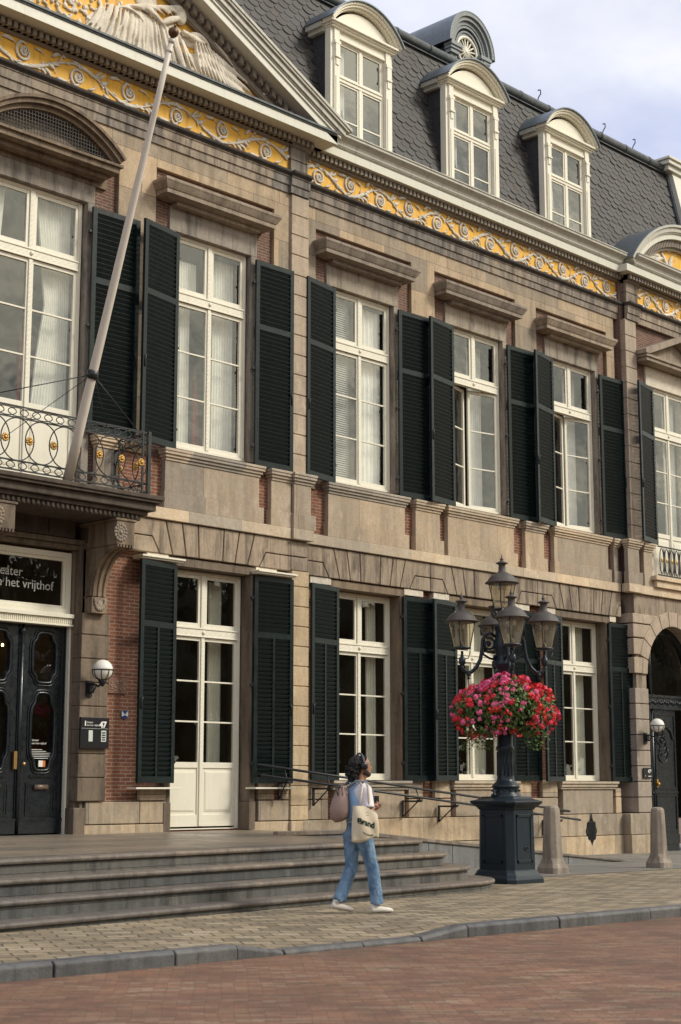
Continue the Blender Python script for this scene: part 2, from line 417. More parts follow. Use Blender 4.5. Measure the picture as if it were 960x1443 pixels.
for i in range(46):
    x = cx - 1.27 + i * .056; ztop = zc + math.sqrt(max(0, (rz - .19) ** 2 - (x - cx) ** 2))
    if ztop > 11.5: h.box(x, x + .006, -.47, -.464, 11.49, ztop)
for j in range(9):
    z = 11.52 + j * .056; hw = math.sqrt(max(0, (rz - .19) ** 2 - (z - zc) ** 2)); h.box(cx - min(hw, 1.3), cx + min(hw, 1.3), -.463, -.458, z, z + .006)
obj('bird_net', h, M['iron'], B)

# ---- sill zone between string course and upper windows
w = MB(); w.box(20.82, 31.16, .0, .0795, 6.14, 7.0); w.box(31.67, 37, YQ, YQ + .079, 6.14, 7.0)
w2 = MB()
def panel(mb, x0, x1, y, base=.06, cap=True):
    """raised panel with plinth and moulded cap"""
    mb.box(x0, x1, y - .07, y + .04, 6.42, 6.95)
    mb.box(x0 - base * .3, x1 + base, y - .095, y + .04, 6.137, 6.418)
def capm(mb, x0, x1, y):
    a, b = x0 - .05, x1 + .07
    for (e, o, z0, z1) in ((.0, .09, 6.952, 7.0), (.03, .12, 7.002, 7.05), (.06, .15, 7.052, 7.10), (.07, .165, 7.102, 7.148)):
        mb.box(a + .05 - e, b - .05 + e, y - o, y + .06, z0, z1)
w = MB()
w.box(20.82, 31.16, .045, .0785, 6.137, 6.998); w.box(16.02, 20.40, YR + .045, YR + .0785, 6.137, 6.998); w.box(6, 13.6, YR + .045, YR + .0785, 6.137, 6.998); w.box(31.7, 32.2, YQ + .045, YQ + .0785, 6.137, 6.998)
obj('brick_wall', w, M['brick'], B)
for (x0, x1, y) in ((15.94, 16.36, YR), (17.38, 19.56, YR), (19.86, 20.36, YR), (20.38, 20.82, YP), (20.835, 21.0, 0), (21.50, 23.68, 0), (24.0, 24.75, 0), (25.0, 27.2, 0), (27.6, 28.27, 0), (28.64, 30.72, 0), (30.95, 31.13, 0), (31.20, 31.67, YP), (31.95, 32.3, YQ)):
    pn = MB(); panel(pn, x0, x1, y, .1); cp = MB(); capm(cp, x0, x1, y)
    q = obj('sill_panel', pn, M['stone_panel'], B, bevel=.008); obj('sill_cap', cp, M['stone_string'], q, bevel=.008)
w = MB()
for (x0, x1, y) in ((6, 20.34, YR), (20.342, 20.86, YP), (20.862, 31.16, 0), (31.162, 31.70, YP), (31.702, 37, YQ)):
    w.box(x0, x1, y - .11, y + .1, ZS + .01, 6.135)
obj('string_course', w, M['stone_string'], B, bevel=.01)

# ---- rusticated pilasters, block by block
def blocks(mb, x0, x1, y, z0, z1, h, g=.018, d=.30, phase=0):
    mb.box(x0 + .012, x1 - .012, y + .02, y + d, z0, z1)
    z = z0 - phase
    while z < z1 - .02:
        a, b = max(z + g / 2, z0), min(z + h - g / 2, z1)
        if b > a + .03: mb.box(x0, x1, y, y + d - .003, a, b)
        z += h
p = MB(); blocks(p, 20.38, 20.82, YP, 7.15, 12.25, .364, d=.4); obj('pilaster', p, M['stone_pil'], B, bevel=.01)
ZREP = 11.6; p = MB(); blocks(p, 31.19, 31.64, YP, 7.15, 12.25, .364, d=.4); obj('pilaster', p, M['stone_pil'], B, bevel=.01); ZREP = None
p = MB(); blocks(p, 20.38, 20.82, YP, .83, 5.38, .364, d=.4, phase=.1); obj('pilaster', p, M['stone_ochre'], B, bevel=.01)
p = MB(); blocks(p, 15.64, 16.20, YP, 1.2, 4.24, .385, d=.4); obj('quoin_pilaster', p, M['stone_brown'], B, bevel=.012)
# smooth pier upstairs left of window B (between A and B) stays the ashlar wall
# ---- ground floor pier facing: rusticated courses beside the shutters
def pier(x0, x1, y, gap=None):
    p = MB()
    for (a, b) in ((.83, 1.19), (1.21, 1.40)):
        if gap and a > 1.2:
            p.box(x0, gap[0], y, y + .1, a, b + .18); p.box(gap[1], x1, y, y + .1, a, b + .18)
        else: p.box(x0, x1, y, y + .1, a, b)
    return p
m = MB(); m.box(15.84, 16.94, YR - .02, YR + .1, .83, 1.19); obj('pier_course', m, M['stone_plinth'], B, bevel=.012)
for (x0, x1, y, gap) in ((16.95, 17.50, YR, None), (19.62, 20.37, YR, (20.0, 20.2)), (20.84, 21.55, 0, (20.86, 21.02)), (23.82, 25.10, 0, (24.25, 24.62)), (27.30, 28.75, 0, (27.8, 28.2)), (30.98, 31.20, 0, None)):
    obj('pier_course', pier(x0, x1, y - .02, gap), M['stone_plinth'], B, bevel=.012)
# plinth
w = MB()
for (x0, x1, y) in ((15.80, 17.56, YR - .03), (19.44, 20.36, YR - .03), (20.36, 20.86, YP - .03), (20.86, 31.18, -.05), (31.18, 32.12, YP - .04)):
    w.box(x0 + .002, x1 - .002, y, y + .25, .325, .815); w.box(x0 + .002, x1 - .002, y - .02, y + .25, Z0, .315)
    w.box(x0 + .002, x1 - .002, y + .02, y + .25, .31, .33)
obj('plinth', w, M['stone_plinth'], B, bevel=.012)
# jamb stones of the door and windows on the ground floor
for k in 'BCDE':
    x0, x1, z0, z1 = DN[k]; y = (YR if k == 'B' else 0)
    j = MB()
    zb = z0 + .004 if k == 'B' else 1.56
    for a, b in ((x0 - .13, x0), (x1, x1 + .13)):
        j.box(a, b, y - .015, .34, zb + (.5 if k == 'B' else 0), z1)
        if k == 'B': j.box(a - .02, b + .02 if a < x0 - .01 and False else b, y - .035, .34, zb, zb + .498)
    j.box(x0 - .13, x1 + .13, y - .015, .34, z1 + .002, z1 + .145)
    obj('window_surround', j, M['stone_brown'], B, bevel=.008)
# sills with panel below
for k in 'CDE':
    x0, x1, z0, z1 = DN[k]
    s = MB()
    s.box(x0 - .16, x1 + .2, -.13, .33, 1.50, 1.555); s.box(x0 - .14, x1 + .17, -.10, .33, 1.43, 1.498); s.box(x0 - .12, x1 + .14, -.07, .33, 1.38, 1.428)
    obj('window_sill', s, M['stone_string'], B, bevel=.01)
    s = MB(); s.box(x0 - .02, x1 + .06, -.035, .2, .83, 1.378)
    obj('apron_panel', s, M['stone_panel'], B, bevel=.01)

# ---- flat arches: crossetted voussoirs
ZV0, ZV1, ZVM = 5.37, 5.925, 5.64
def flat_arch(cxw, y, xl, xr):
    m = MB(); y0, y1 = y - .06, y + .12; g = .012
    tops = [-1.02, -.66, -.30, .06 + .30 - .06, .66, 1.02]; bots = [-.86, -.56, -.27, .27, .56, .86]
    for i in range(5):
        m.prism([(cxw + bots[i] + g, ZV0), (cxw + bots[i + 1] - g, ZV0), (cxw + tops[i + 1] - g, ZV1), (cxw + tops[i] + g, ZV1)], y0, y1, 'y')
    for sg, xe in ((-1, xl), (1, xr)):
        # crossette: hangs from the top course, tapers down to the springing
        t, b = cxw + sg * 1.02, cxw + sg * .86
        m.prism([(b + sg * g, ZV0), (b + sg * .27, ZV0), (cxw + sg * (.86 + .27 + .17), ZVM + .006), (xe, ZVM + .006), (xe, ZV1), (t + sg * g, ZV1)][::sg], y0, y1, 'y')
        m.prism([(b + sg * (.27 + 2 * g), ZV0), (xe, ZV0), (xe, ZVM - .012), (cxw + sg * (.86 + .27 + .17 + .012), ZVM - .012)][::sg], y0, y1, 'y')
    return m
obj('flat_arch', flat_arch(18.45, YR, 16.3, 20.37), M['stone_vous'], B, bevel=.012)
obj('flat_arch', flat_arch(22.68, 0, 20.83, 24.44), M['stone_vous'], B, bevel=.012)
obj('flat_arch', flat_arch(26.13, 0, 24.455, 28.0), M['stone_vous'], B, bevel=.012)
obj('flat_arch', flat_arch(29.83, 0, 28.015, 31.2), M['stone_vous'], B, bevel=.012)
m = MB(); m.box(20.375, 20.825, YP, .1, 5.39, 5.63); m.box(20.375, 20.825, YP, .1, 5.65, 5.92)
obj('pilaster_block', m, M['stone_vous'], B, bevel=.012)
m = MB(); m.box(15.82, 16.29, YR - .06, .0, 5.37, 5.63); m.box(15.82, 16.29, YR - .06, .0, 5.65, 5.92)
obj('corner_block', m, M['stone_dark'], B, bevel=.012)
# small pale blocks above the lower shutters
for (a, b, y) in ((16.98, 17.45, YR), (19.5, 20.02, YR), (21.05, 21.62, 0), (23.72, 24.3, 0), (24.62, 25.12, 0), (27.2, 27.85, 0), (28.35, 28.8, 0), (30.93, 31.18, 0)):
    m = MB(); m.box(a, b, y - .03, y + .11, 5.235, 5.362); obj('shutter_block', m, M['stone_white'], B, bevel=.008)
for (a, b) in ((16.72, 17.66), (19.38, 20.36)):
    m = MB(); m.box(a, b, YR - .24, YR + .05, 5.255, 5.285); m.box(a + .02, b - .02, YR - .2, YR + .05, 5.225, 5.254); obj('shutter_flashing', m, M['white'], B, bevel=.004)
    m = MB(); m.box(a - .02, b, YR - .22, YR + .05, 1.40, 1.43); obj('shutter_ledge', m, M['white'], B, bevel=.004)

# ---- architrave, frieze, cornice
def seg_profile(name, segs, prof, mat, **k):
    m = MB()
    for (x0, x1, y) in segs: xprof(m, prof, x0, x1, y)
    return obj(name, m, mat, B, **k)
SEG = [(6, 20.36, YR), (20.361, 20.83, YP - .0), (20.831, 31.18, 0), (31.181, 31.69, YP), (31.691, 37, YQ)]
seg_profile('architrave', SEG, [(.03, 12.25), (.03, 12.385), (.055, 12.39), (.055, 12.525), (.07, 12.53), (.075, 12.548)], M['stone_arch'])
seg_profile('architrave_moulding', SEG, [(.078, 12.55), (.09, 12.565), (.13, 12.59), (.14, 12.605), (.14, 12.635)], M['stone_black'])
for (a, b) in ((20.37, 20.80), (31.20, 31.67)):
    m = MB(); m.box(a, b, YP - .01, 0, 12.64, 12.86); m.box(a, b, YP - .01, 0, 12.875, 13.09); m.box(a + .02, b - .02, YP + .01, 0, 12.85, 12.88); obj('frieze_end_block', m, M['stone_arch'], B, bevel=.01)
fz = MB(); fz.box(6, 20.372, YR, YR + .1, 12.6, 13.12); fz.box(20.80, 31.21, 0, .1, 12.6, 13.12); fz.box(31.66, 37, YQ, YQ + .1, 12.6, 13.12)
FR = obj('frieze', fz, M['yellow'], B)
# bed mould
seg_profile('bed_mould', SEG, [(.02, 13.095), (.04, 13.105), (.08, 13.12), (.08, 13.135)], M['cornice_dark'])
SEGC = [(6, 20.98, YR - .06, .42), (20.981, 31.0, 0, .27), (31.001, 37, YP, .27)]
dn = MB()
def dentils(mb, x0, x1, y, z=13.137, pitch=.118):
    x = x0
    while x < x1:
        mb.box(x, x + pitch * .58, y - .175, y + .02, z, z + .105); x += pitch
    mb.box(x0, x1, y - .10, y + .02, z, z + .105)
dentils(dn, 6, 20.80, YR - .05); dentils(dn, 20.88, 31.1, 0); dentils(dn, 31.16, 37, YP)
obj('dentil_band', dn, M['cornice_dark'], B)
def cornice(x0, x1, y, p, top=True, right=0, left=0):
    """corona p out from y, then the painted gutter cyma above it"""
    m = MB()
    m.box(x0 - left * p, x1 + right * p, y - p, y + .2, 13.245, 13.40)
    o = obj('corona', m, M['fascia'], B, bevel=.004)
    if not top: 
        m = MB()
        for (e, z0, z1) in ((.02, 13.402, 13.425), (.045, 13.427, 13.46)): m.box(x0, x1 + right * (p + e), y - p - e, y + .2, z0, z1)
        obj('cornice_fillet', m, M['lead'], B); return
    prof = [(p + .01, 13.402), (p + .02, 13.42), (p + .035, 13.425), (p + .035, 13.44), (p + .05, 13.445), (p + .055, 13.48), (p + .075, 13.52), (p + .11, 13.55), (p + .15, 13.575), (p + .17, 13.59), (p + .17, 13.635), (p + .19, 13.64), (p + .19, 13.66), (0, 13.67)]
    m = MB(); back = [(y + .2, prof[0][1])] + [(y - a, z) for a, z in prof] + [(y + .2, prof[-1][1])]
    m.prism(back, x0, x1 + right * p * .0, 'x'); obj('gutter_cornice', m, M['cornice'], B)
m = MB(); m.box(6, 20.9, YR - .10, .3, 13.232, 13.243); 
cornice(6, 20.80, YR - .06, .43, top=False, right=.9)
cornice(20.82, 31.0, 0, .27)
cornice(31.16, 37, YP, .27, left=1)
# ---- pediment
AX, S = 14.6, .452
def rk(mb, o0, o1, y0, y1, xa, xb):
    """raking band: offsets o0..o1 measured square to the slope line through (21.42, 13.56)"""
    c, s_ = math.cos(math.atan(S)), math.sin(math.atan(S))
    def pt(x, o): 
        z = 13.56 + (21.42 - x) * S
        return (x + o * s_ * 0, z + o / c)
    for sg in (1, -1):
        P = [pt(xa, o0), pt(xb, o0), pt(xb, o1), pt(xa, o1)]
        if sg < 0: P = [(2 * AX - q[0], q[1]) for q in P][::-1]
        mb.prism(P, y0, y1, 'y')
m = MB(); rk(m, -.03, .03, -.80, .3, AX, 21.46); rk(m, -.075, -.031, -.78, .3, AX, 21.40); rk(m, -.17, -.076, -.74, .3, AX, 21.34)
rk(m, -.20, -.171, -.71, .3, AX, 21.28); obj('raking_gutter', m, M['cornice'], B, bevel=.012)
m = MB(); rk(m, -.245, -.201, -.69, .3, AX, 21.26); rk(m, -.37, -.246, -.66, .3, AX, 21.2); obj('raking_corona', m, M['fascia'], B, bevel=.006)
m = MB(); rk(m, -.60, -.505, -.30, .2, AX, 20.9)
m2 = MB()
xx = AX + .04
while xx < 20.3:
    for q in (xx, 2 * AX - xx - .08):
        sg = 1 if q == xx else -1
        z = 13.56 + (21.42 - xx) * S - .372 / math.cos(math.atan(S))
        P = [(q, z - .13), (q + .08, z - .13 - sg * .08 * S), (q + .08, z - sg * .08 * S), (q, z)]
        m.prism(P, -.42, .1, 'y')
    xx += .155
rk(m, -.62, -.372, -.28, .2, AX, 20.6)
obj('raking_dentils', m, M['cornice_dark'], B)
ty = MB(); ty.prism([(AX - 5.9, 13.35), (AX + 6.6, 13.35), (AX, 13.35 + 6.6 * S + .1)], -.20, -.1, 'y')
TY = obj('tympanum', ty, M['yellow'], B)

# ---- right projecting bay: arched cornice with gilded field
m = MB(); CX, RZr = 33.35, 3.05; zcc = 14.78 - RZr
a_ = math.asin(2.45 / RZr)
arcband(m, CX, zcc, RZr - .05, RZr, -.62, .4, -a_, a_, 40); arcband(m, CX, zcc, RZr - .15, RZr - .052, -.57, .4, -a_, a_, 40); arcband(m, CX, zcc, RZr - .18, RZr - .152, -.54, .4, -a_, a_, 40)
obj('arched_gutter', m, M['cornice'], B)
m = MB(); arcband(m, CX, zcc, RZr - .30, RZr - .182, -.50, .4, -a_ * .985, a_ * .985, 40); obj('arched_corona', m, M['fascia'], B)
m = MB(); n = 62
for i in range(n):
    t = -a_ * .9 + 2 * a_ * .9 * i / n; t1 = t + 2 * a_ * .9 / n * .55; r0, r1 = RZr - .46, RZr - .302
    m.prism([(CX + r * math.sin(q), zcc + r * math.cos(q)) for q, r in ((t, r0), (t1, r0), (t1, r1), (t, r1))], -.42, -.2, 'y')
arcband(m, CX, zcc, RZr - .52, RZr - .46, -.34, -.1, -a_ * .95, a_ * .95, 40)
obj('arched_dentils', m, M['cornice_dark'], B)
m = MB(); P = [(CX + (RZr - .4) * math.sin(t), zcc + (RZr - .4) * math.cos(t)) for t in [a_ * .95 * (1 - 2 * i / 24) for i in range(25)]]
m.prism(P + [(CX - 2.3, 13.4), (CX + 2.3, 13.4)], -.24, -.1, 'y'); obj('tympanum', m, M['yellow'], B)
m = MB(); arcband(m, CX, zcc, RZr - .03, RZr + .01, -.6, 1.1, -a_, a_, 40)
obj('arched_roof', m, M['zinc'], B)

# ---- scrolling relief
rnd = random.Random(11)
def leaf(mb, x, z, y, ang, L, wd, curl=0.5, n=7):
    pts = []; rs = []
    for i in range(n):
        t = i / (n - 1); a = ang + curl * t * t
        if i: x += math.cos(a) * L / (n - 1); z += math.sin(a) * L / (n - 1)
        pts.append((x, y - .012 * math.sin(t * 3.1), z)); rs.append(max(.004, wd * (math.sin(min(1, t * 1.15 + .12) * math.pi) ** .7 if t < .87 else .25)))
    mb.tube(pts, rs, 6, .55)
def spiral(mb, cx_, cz, y, r0, r1, a0, turns, sgn, w0, w1):
    n = 30; pts = []; rs = []
    for i in range(n):
        t = i / (n - 1); a = a0 + sgn * turns * 2 * math.pi * t; r = r0 + (r1 - r0) * t ** .8
        pts.append((cx_ + r * math.cos(a), y - .012 * t, cz + r * math.sin(a))); rs.append(w0 + (w1 - w0) * t)
    mb.tube(pts, rs, 6, .8)
def rosette(mb, x, z, y, r):
    mb.ball((x, y - .02, z), r * .35, r * .4, r * .35, 8, 5)
    for i in range(7):
        a = 2 * math.pi * i / 7; mb.ball((x + r * .66 * math.cos(a), y - .008, z + r * .66 * math.sin(a)), r * .34, r * .3, r * .34, 7, 5)
def rinceau(mb, x0, x1, zc, h, y, L=.84):
    n = max(1, round((x1 - x0) / L)); L = (x1 - x0) / n
    for i in range(n):
        s = 1 if i % 2 == 0 else -1; xa = x0 + i * L; k = rnd.uniform(.93, 1.07)
        # wandering main stem
        pts = []; rs = []
        for j in range(15):
            t = j / 14; pts.append((xa + t * L, y - .01, zc + s * h * .36 * math.sin(t * math.pi) )); rs.append(.027 + .010 * math.sin(t * 9 + i))
        mb.tube(pts, rs, 7, .8)
        cx_, cz = xa + L * .52, zc - s * h * .07
        spiral(mb, cx_, cz, y - .012, h * .36 * k, h * .10, math.pi * (.5 * s + .9 * s) , 1.5, -s, .028, .013)
        rosette(mb, cx_, cz, y - .012, h * .155 * k)
        for (dx, dz, an, ll, wd, cu) in ((.03, .30, .9, .26, .034, -1.2), (.12, -.36, -.25, .30, .034, .9), (.42, -.40, .0, .2, .024, 1.2), (.55, .44, 3.4, .2, .024, -1.0), (.90, .20, .3, .24, .030, 1.2), (.28, .42, 2.7, .16, .022, -.9), (.84, .24, .5, .20, .026, 1.2), (.72, -.36, .1, .22, .022, 1.0)):
            leaf(mb, xa + dx * L, zc + s * dz * h, y - .012, s * (an + rnd.uniform(-.15, .15)), ll * rnd.uniform(.85, 1.1), wd, s * cu)
        for j in range(9):      # small acanthus leaves all along the stem
            t_ = (j + .5) / 9; px_, pz_ = xa + t_ * L, zc + s * h * .36 * math.sin(t_ * math.pi); ta = math.atan2(s * h * .36 * math.pi / L * math.cos(t_ * math.pi), 1)
            sd_ = 1 if j % 2 else -1
            if abs(pz_ + sd_ * .06 - zc) < h * .42: leaf(mb, px_, pz_, y - .012, ta + sd_ * rnd.uniform(.4, 1.0), rnd.uniform(.10, .17), rnd.uniform(.016, .026), -sd_ * rnd.uniform(.3, 1.4), 6)
        leaf(mb, xa + L * .95, zc, y - .015, s * .3, .20, .04, s * .6)
rl = MB(); rinceau(rl, 13.0, 20.30, 12.875, .45, YR, .98); obj('scroll_relief', rl, M['relief'], FR)
rl = MB(); rinceau(rl, 20.86, 31.14, 12.875, .45, 0, .86); obj('scroll_relief', rl, M['relief'], FR)
rl = MB(); rinceau(rl, 31.74, 36.6, 12.875, .43, YQ, .80); obj('scroll_relief', rl, M['relief'], FR)
rl = MB()
for (x, z, a, L, c) in ((31.75, 13.75, .35, 1.0, -.3), (32.2, 13.72, .75, .8, -1.2), (32.5, 13.7, .3, .9, .5), (32.0, 13.95, .2, .8, -.5), (32.9, 13.75, 1.3, .6, -1), (32.6, 14.15, -.9, .7, .4), (32.3, 13.60, .1, 1.0, .2), (33.0, 14.2, 2.6, .7, .5)):
    leaf(rl, x, z, -.25, a, L, .06, c, 12)
obj('arch_relief', rl, M['relief'], B)
# tympanum figures: draped figure, wing and cloud
rl = MB(); yt = -.205
def fold(x, z, a, L, wd, c, yy=-.04, n=14, d=.9): 
    pts = []; rs = []
    for i in range(n):
        t = i / (n - 1); aa = a + c * t
        if i: x += math.cos(aa) * L / (n - 1); z += math.sin(aa) * L / (n - 1)
        pts.append((x, yt + yy - .02 * math.sin(t * 3), z)); rs.append(wd * (.45 + .55 * math.sin(math.pi * min(1, t + .12))))
    rl.tube(pts, rs, 7, d)
for i in range(260):   # stippled ground and crowd of blooms at the left
    x = rnd.uniform(14.6, 16.5); rl.ball((x, yt - .01, 13.60 + rnd.uniform(0, 1.15) * (1 - abs(x - 15.7) * .2)), rnd.uniform(.02, .05), .035, rnd.uniform(.02, .05), 7, 5)
for (x, z, rx, rz_, th) in ((16.3, 13.95, .60, .40, .06), (16.9, 14.25, .50, .42, .08), (17.3, 13.95, .62, .34, .06), (17.0, 14.75, .30, .30, .08), (17.55, 14.35, .35, .28, .08), (18.35, 14.02, .75, .26, .045), (18.0, 14.35, .26, .14, .07)):
    rl.ball((x, yt, z - .16), rx * .85, th * .8, rz_ * .72, 18, 11)
for i in range(34):    # drapery falling in long parallel folds from the lap to the left
    t_ = i / 33; x = 16.05 + 1.75 * t_ + rnd.uniform(-.03, .03); z = 14.12 + .22 * math.sin(t_ * 3.1) + rnd.uniform(-.04, .04)
    fold(x, z, -1.15 - .75 * (1 - t_) + rnd.uniform(-.1, .1), rnd.uniform(.55, .85), rnd.uniform(.018, .032), -.5 + .9 * t_, -.045 - .02 * math.sin(t_ * 9), 14, 1.3)
for i in range(12): fold(16.4 + .09 * i, 14.22 + .03 * i, .5 + rnd.uniform(-.2, .2), .55, .026, -.9, -.07, 12, 1.2)
rl.ball((17.72, yt - .07, 14.52), .12, .09, .145, 14, 10); rl.ball((17.66, yt - .09, 14.61), .11, .07, .07, 12, 8)      # head with hair
fold(17.3, 14.25, .65, .55, .06, -.3, -.09); fold(17.75, 14.28, -.35, .5, .055, .5, -.09); fold(16.9, 14.40, -.1, .5, .055, -.5, -.08)
for k, (n_, L, wd) in enumerate(((15, .34, .020), (14, .42, .022), (15, .52, .024))):   # rows of wing feathers
    for i in range(n_):
        t_ = i / (n_ - 1); x = 18.0 + 1.05 * t_ + .03 * k; z = 14.30 - .02 * k - .34 * t_ ** 1.3 - .09 * k
        fold(x, z, -1.35 + .75 * t_, L * (1 - .15 * t_), wd, .35, -.055 - .012 * (2 - k), 9, 1.2)
fold(17.95, 14.30, .35, .5, .045, -1.2, -.08); fold(18.4, 14.36, -.38, .75, .03, -.35, -.07)
for i in range(60): q = rnd.uniform(0, 1); rl.ball((19.65 + q * .9, yt, 13.66 + rnd.uniform(0, .30) * (1 - q * .6)), rnd.uniform(.03, .07), .03, .04, 7, 5)
fold(19.62, 13.72, 1.5, .32, .045, -1.8, -.05); fold(19.75, 13.95, -.6, .8, .04, .1, -.03)
obj('figure_relief', rl, M['relief'], TY, remesh=.013)
def frame_rect(mb, x0, x1, z0, z1, y0, y1, w_):
    mb.box(x0, x0 + w_, y0, y1, z0, z1); mb.box(x1 - w_, x1, y0, y1, z0, z1); mb.box(x0 + w_, x1 - w_, y0, y1, z0, z0 + w_); mb.box(x0 + w_, x1 - w_, y0, y1, z1 - w_, z1)
# ================================================================ WINDOWS
def guilloche(mb, x0, x1, z, y, horiz=True, step=.06, r=.016):
    n = max(2, int((x1 - x0) / step)); d = (x1 - x0) / n
    for i in range(n):
        a = x0 + i * d
        if horiz: mb.prism([(a + .008, z - r), (a + .02, z - r), (a + d - .006, z + r), (a + d - .018, z + r)], y - .008, y + .004, 'y')
        else: mb.prism([(z - r, a + .01), (z - r, a + .022), (z + r, a + d - .006), (z + r, a + d - .018)][::-1], y - .008, y + .004, 'y')
def leaf_frame(mb, gl, x0, x1, z0, z1, y, nb, st=.055, th=.045, panel=0, fn=None):
    """casement leaf with nb panes stacked; panel = height of a solid bottom panel"""
    mb.box(x0, x0 + st, y, y + th, z0, z1, fn); mb.box(x1 - st, x1, y, y + th, z0, z1, fn)
    a, b = x0 + st, x1 - st
    zb = z0 + .075; mb.box(a, b, y + .001, y + th - .001, z0, zb, fn); zt = z1 - st; mb.box(a, b, y + .001, y + th - .001, zt, z1, fn)
    if panel:
        zp = z0 + panel; mb.box(a, b, y + .001, y + th - .001, zp, zp + .10, fn)
        mb.box(a, b, y + .022, y + .035, zb, zp, fn); mb.box(a, b, y + .004, y + .034, zb, zb + .13, fn)
        mb.box(a + .05, b - .05, y + .012, y + .03, zb + .19, zp - .055, fn); mb.box(a + .07, b - .07, y + .006, y + .03, zb + .21, zp - .075, fn)
        zb = zp + .10
    for i in range(1, nb):
        z = zb + (zt - zb) * i / nb; mb.box(a, b, y + .006, y + th - .006, z - .014, z + .014, fn)
    q = [(a, y + th * .55, zb), (b, y + th * .55, zb), (b, y + th * .55, zt), (a, y + th * .55, zt)]
    if fn: q = [fn(*p) for p in q]
    gl.quad(*q)
def window(x0, x1, z0, z1, y, zt, nb, glass, panel=0, openl=0, openr=0, curtain=None, name='window', mat='white'):
    """zt = centre height of the transom bar"""
    f = MB(); gl = MB(); fw = .065
    f.box(x0, x0 + fw, y, y + .1, z0, z1); f.box(x1 - fw, x1, y, y + .1, z0, z1)
    f.box(x0 + fw, x1 - fw, y + .001, y + .1, z1 - fw, z1); f.box(x0 + fw, x1 - fw, y - .01, y + .1, z0, z0 + (.05 if not panel else .02))
    f.box(x0 + .012, x0 + fw - .014, y - .012, y, z0 + .05, z1 - .015); f.box(x1 - fw + .014, x1 - .012, y - .012, y, z0 + .05, z1 - .015); f.box(x0 + fw, x1 - fw, y - .011, y + .001, z1 - fw + .014, z1 - .015)
    xm = (x0 + x1) / 2; a, b = x0 + fw, x1 - fw
    # transom
    f.box(a, b, y - .02, y + .1, zt - .075, zt + .075); f.box(a, b, y - .035, y - .0195, zt + .055, zt + .082); f.box(a, b, y - .03, y - .0195, zt - .082, zt - .06)
    guilloche(f, a + .05, xm - .06, zt, y - .02, True, .105, .035); guilloche(f, xm + .06, b - .05, zt, y - .02, True, .105, .035)
    f.ball((xm, y - .03, zt), .035, .025, .035, 8, 5)
    # upper lights
    f.box(xm - .045, xm + .045, y - .01, y + .1, zt + .085, z1 - fw); guilloche(f, zt + .1, z1 - fw - .02, xm, y - .01, False, .075, .026)
    for (p, q) in ((a, xm - .046), (xm + .046, b)): leaf_frame(f, gl, p + .002, q - .002, zt + .086, z1 - fw - .003, y + .015, 1)
    # lower casements
    for (p, q, op, sd) in ((a, xm - .002, openl, -1), (xm + .002, b, openr, 1)):
        fn = None
        if op:
            hx = p if sd < 0 else q; ca, sa = math.cos(R(op)), math.sin(R(op))
            def fn(X, Y, Z, hx=hx, ca=ca, sa=sa, sd=sd):
                dx, dy = X - hx, Y - (y + .02); s_ = -sd
                return (hx + dx * ca - dy * sa * s_ , y + .02 + abs(dx) * sa + dy * ca, Z)
        leaf_frame(f, gl, p + .002, q - .002, z0 + .052, zt - .085, y + .012, nb, .062, .05, panel, fn)
    if not (openl or openr):
        f.box(xm - .035, xm + .035, y - .012, y + .012, z0 + .06, zt - .086)
        if not panel: guilloche(f, z0 + .1, zt - .12, xm, y - .012, False, .075, .024)
        else: guilloche(f, zt - 2.0, zt - .12, xm, y - .012, False, .075, .024)
    wo = obj(name, f, M[mat], B, bevel=.004)
    obj('pane', gl, M[glass], wo, fix=False)
    return wo
def curtain(par, x0, x1, z0, z1, y, mat='curtain', waves=9, amp=.03, gather=0):
    m = MB(); n = waves * 6; 
    rows = 5
    for j in range(rows + 1):
        t = j / rows
        for i in range(n + 1):
            u = i / n; xx = x0 + (x1 - x0) * u
            if gather: xx = x0 + (x1 - x0) * u * (1 - gather * math.sin(math.pi * min(1, (1 - t) * 1.3)) ** 2)
            m.v.append((xx, y + amp * math.sin(u * waves * 2 * math.pi + .5 * t) , z0 + (z1 - z0) * t))
    for j in range(rows):
        for i in range(n):
            k = j * (n + 1) + i; m.sm.add(len(m.f)); m.f.append([k, k + 1, k + n + 2, k + n + 1])
    return obj('curtain', m, M[mat], par, fix=False)
ZT = 9.86
wA = window(13.83, 15.78, 6.15, 10.92, -.01, ZT, 3, 'glass_up', panel=1.20)
wB = window(17.70, 19.43, 7.24, 10.92, -.01, ZT, 3, 'glass_up')
wC = window(21.72, 23.46, 7.24, 10.92, .16, ZT, 3, 'glass_up')
wD = window(25.22, 26.96, 7.24, 10.92, .16, ZT, 3, 'glass_up', openl=16, openr=12)
wE = window(28.65, 30.39, 7.24, 10.92, .16, ZT, 3, 'glass_up', openl=12, openr=10)
wF = window(32.43, 34.17, 6.15, 10.92, -.05, ZT, 3, 'glass_up', panel=1.20)
gB = window(17.60, 19.38, ZF + .02, 5.19, .08, 4.13, 3, 'glass_dn', panel=1.02, name='glazed_door')
gC = window(21.80, 23.62, 1.57, 5.19, .28, 4.13, 3, 'glass_dn')
gD = window(25.30, 27.10, 1.57, 5.19, .28, 4.13, 3, 'glass_dn')
gE = window(28.98, 30.78, 1.57, 5.19, .28, 4.13, 3, 'glass_dn')
curtain(wA, 13.9, 14.45, 6.7, 10.85, .26, waves=10, gather=.2); curtain(wA, 15.75, 15.05, 6.7, 10.85, .26, waves=12, gather=.3)
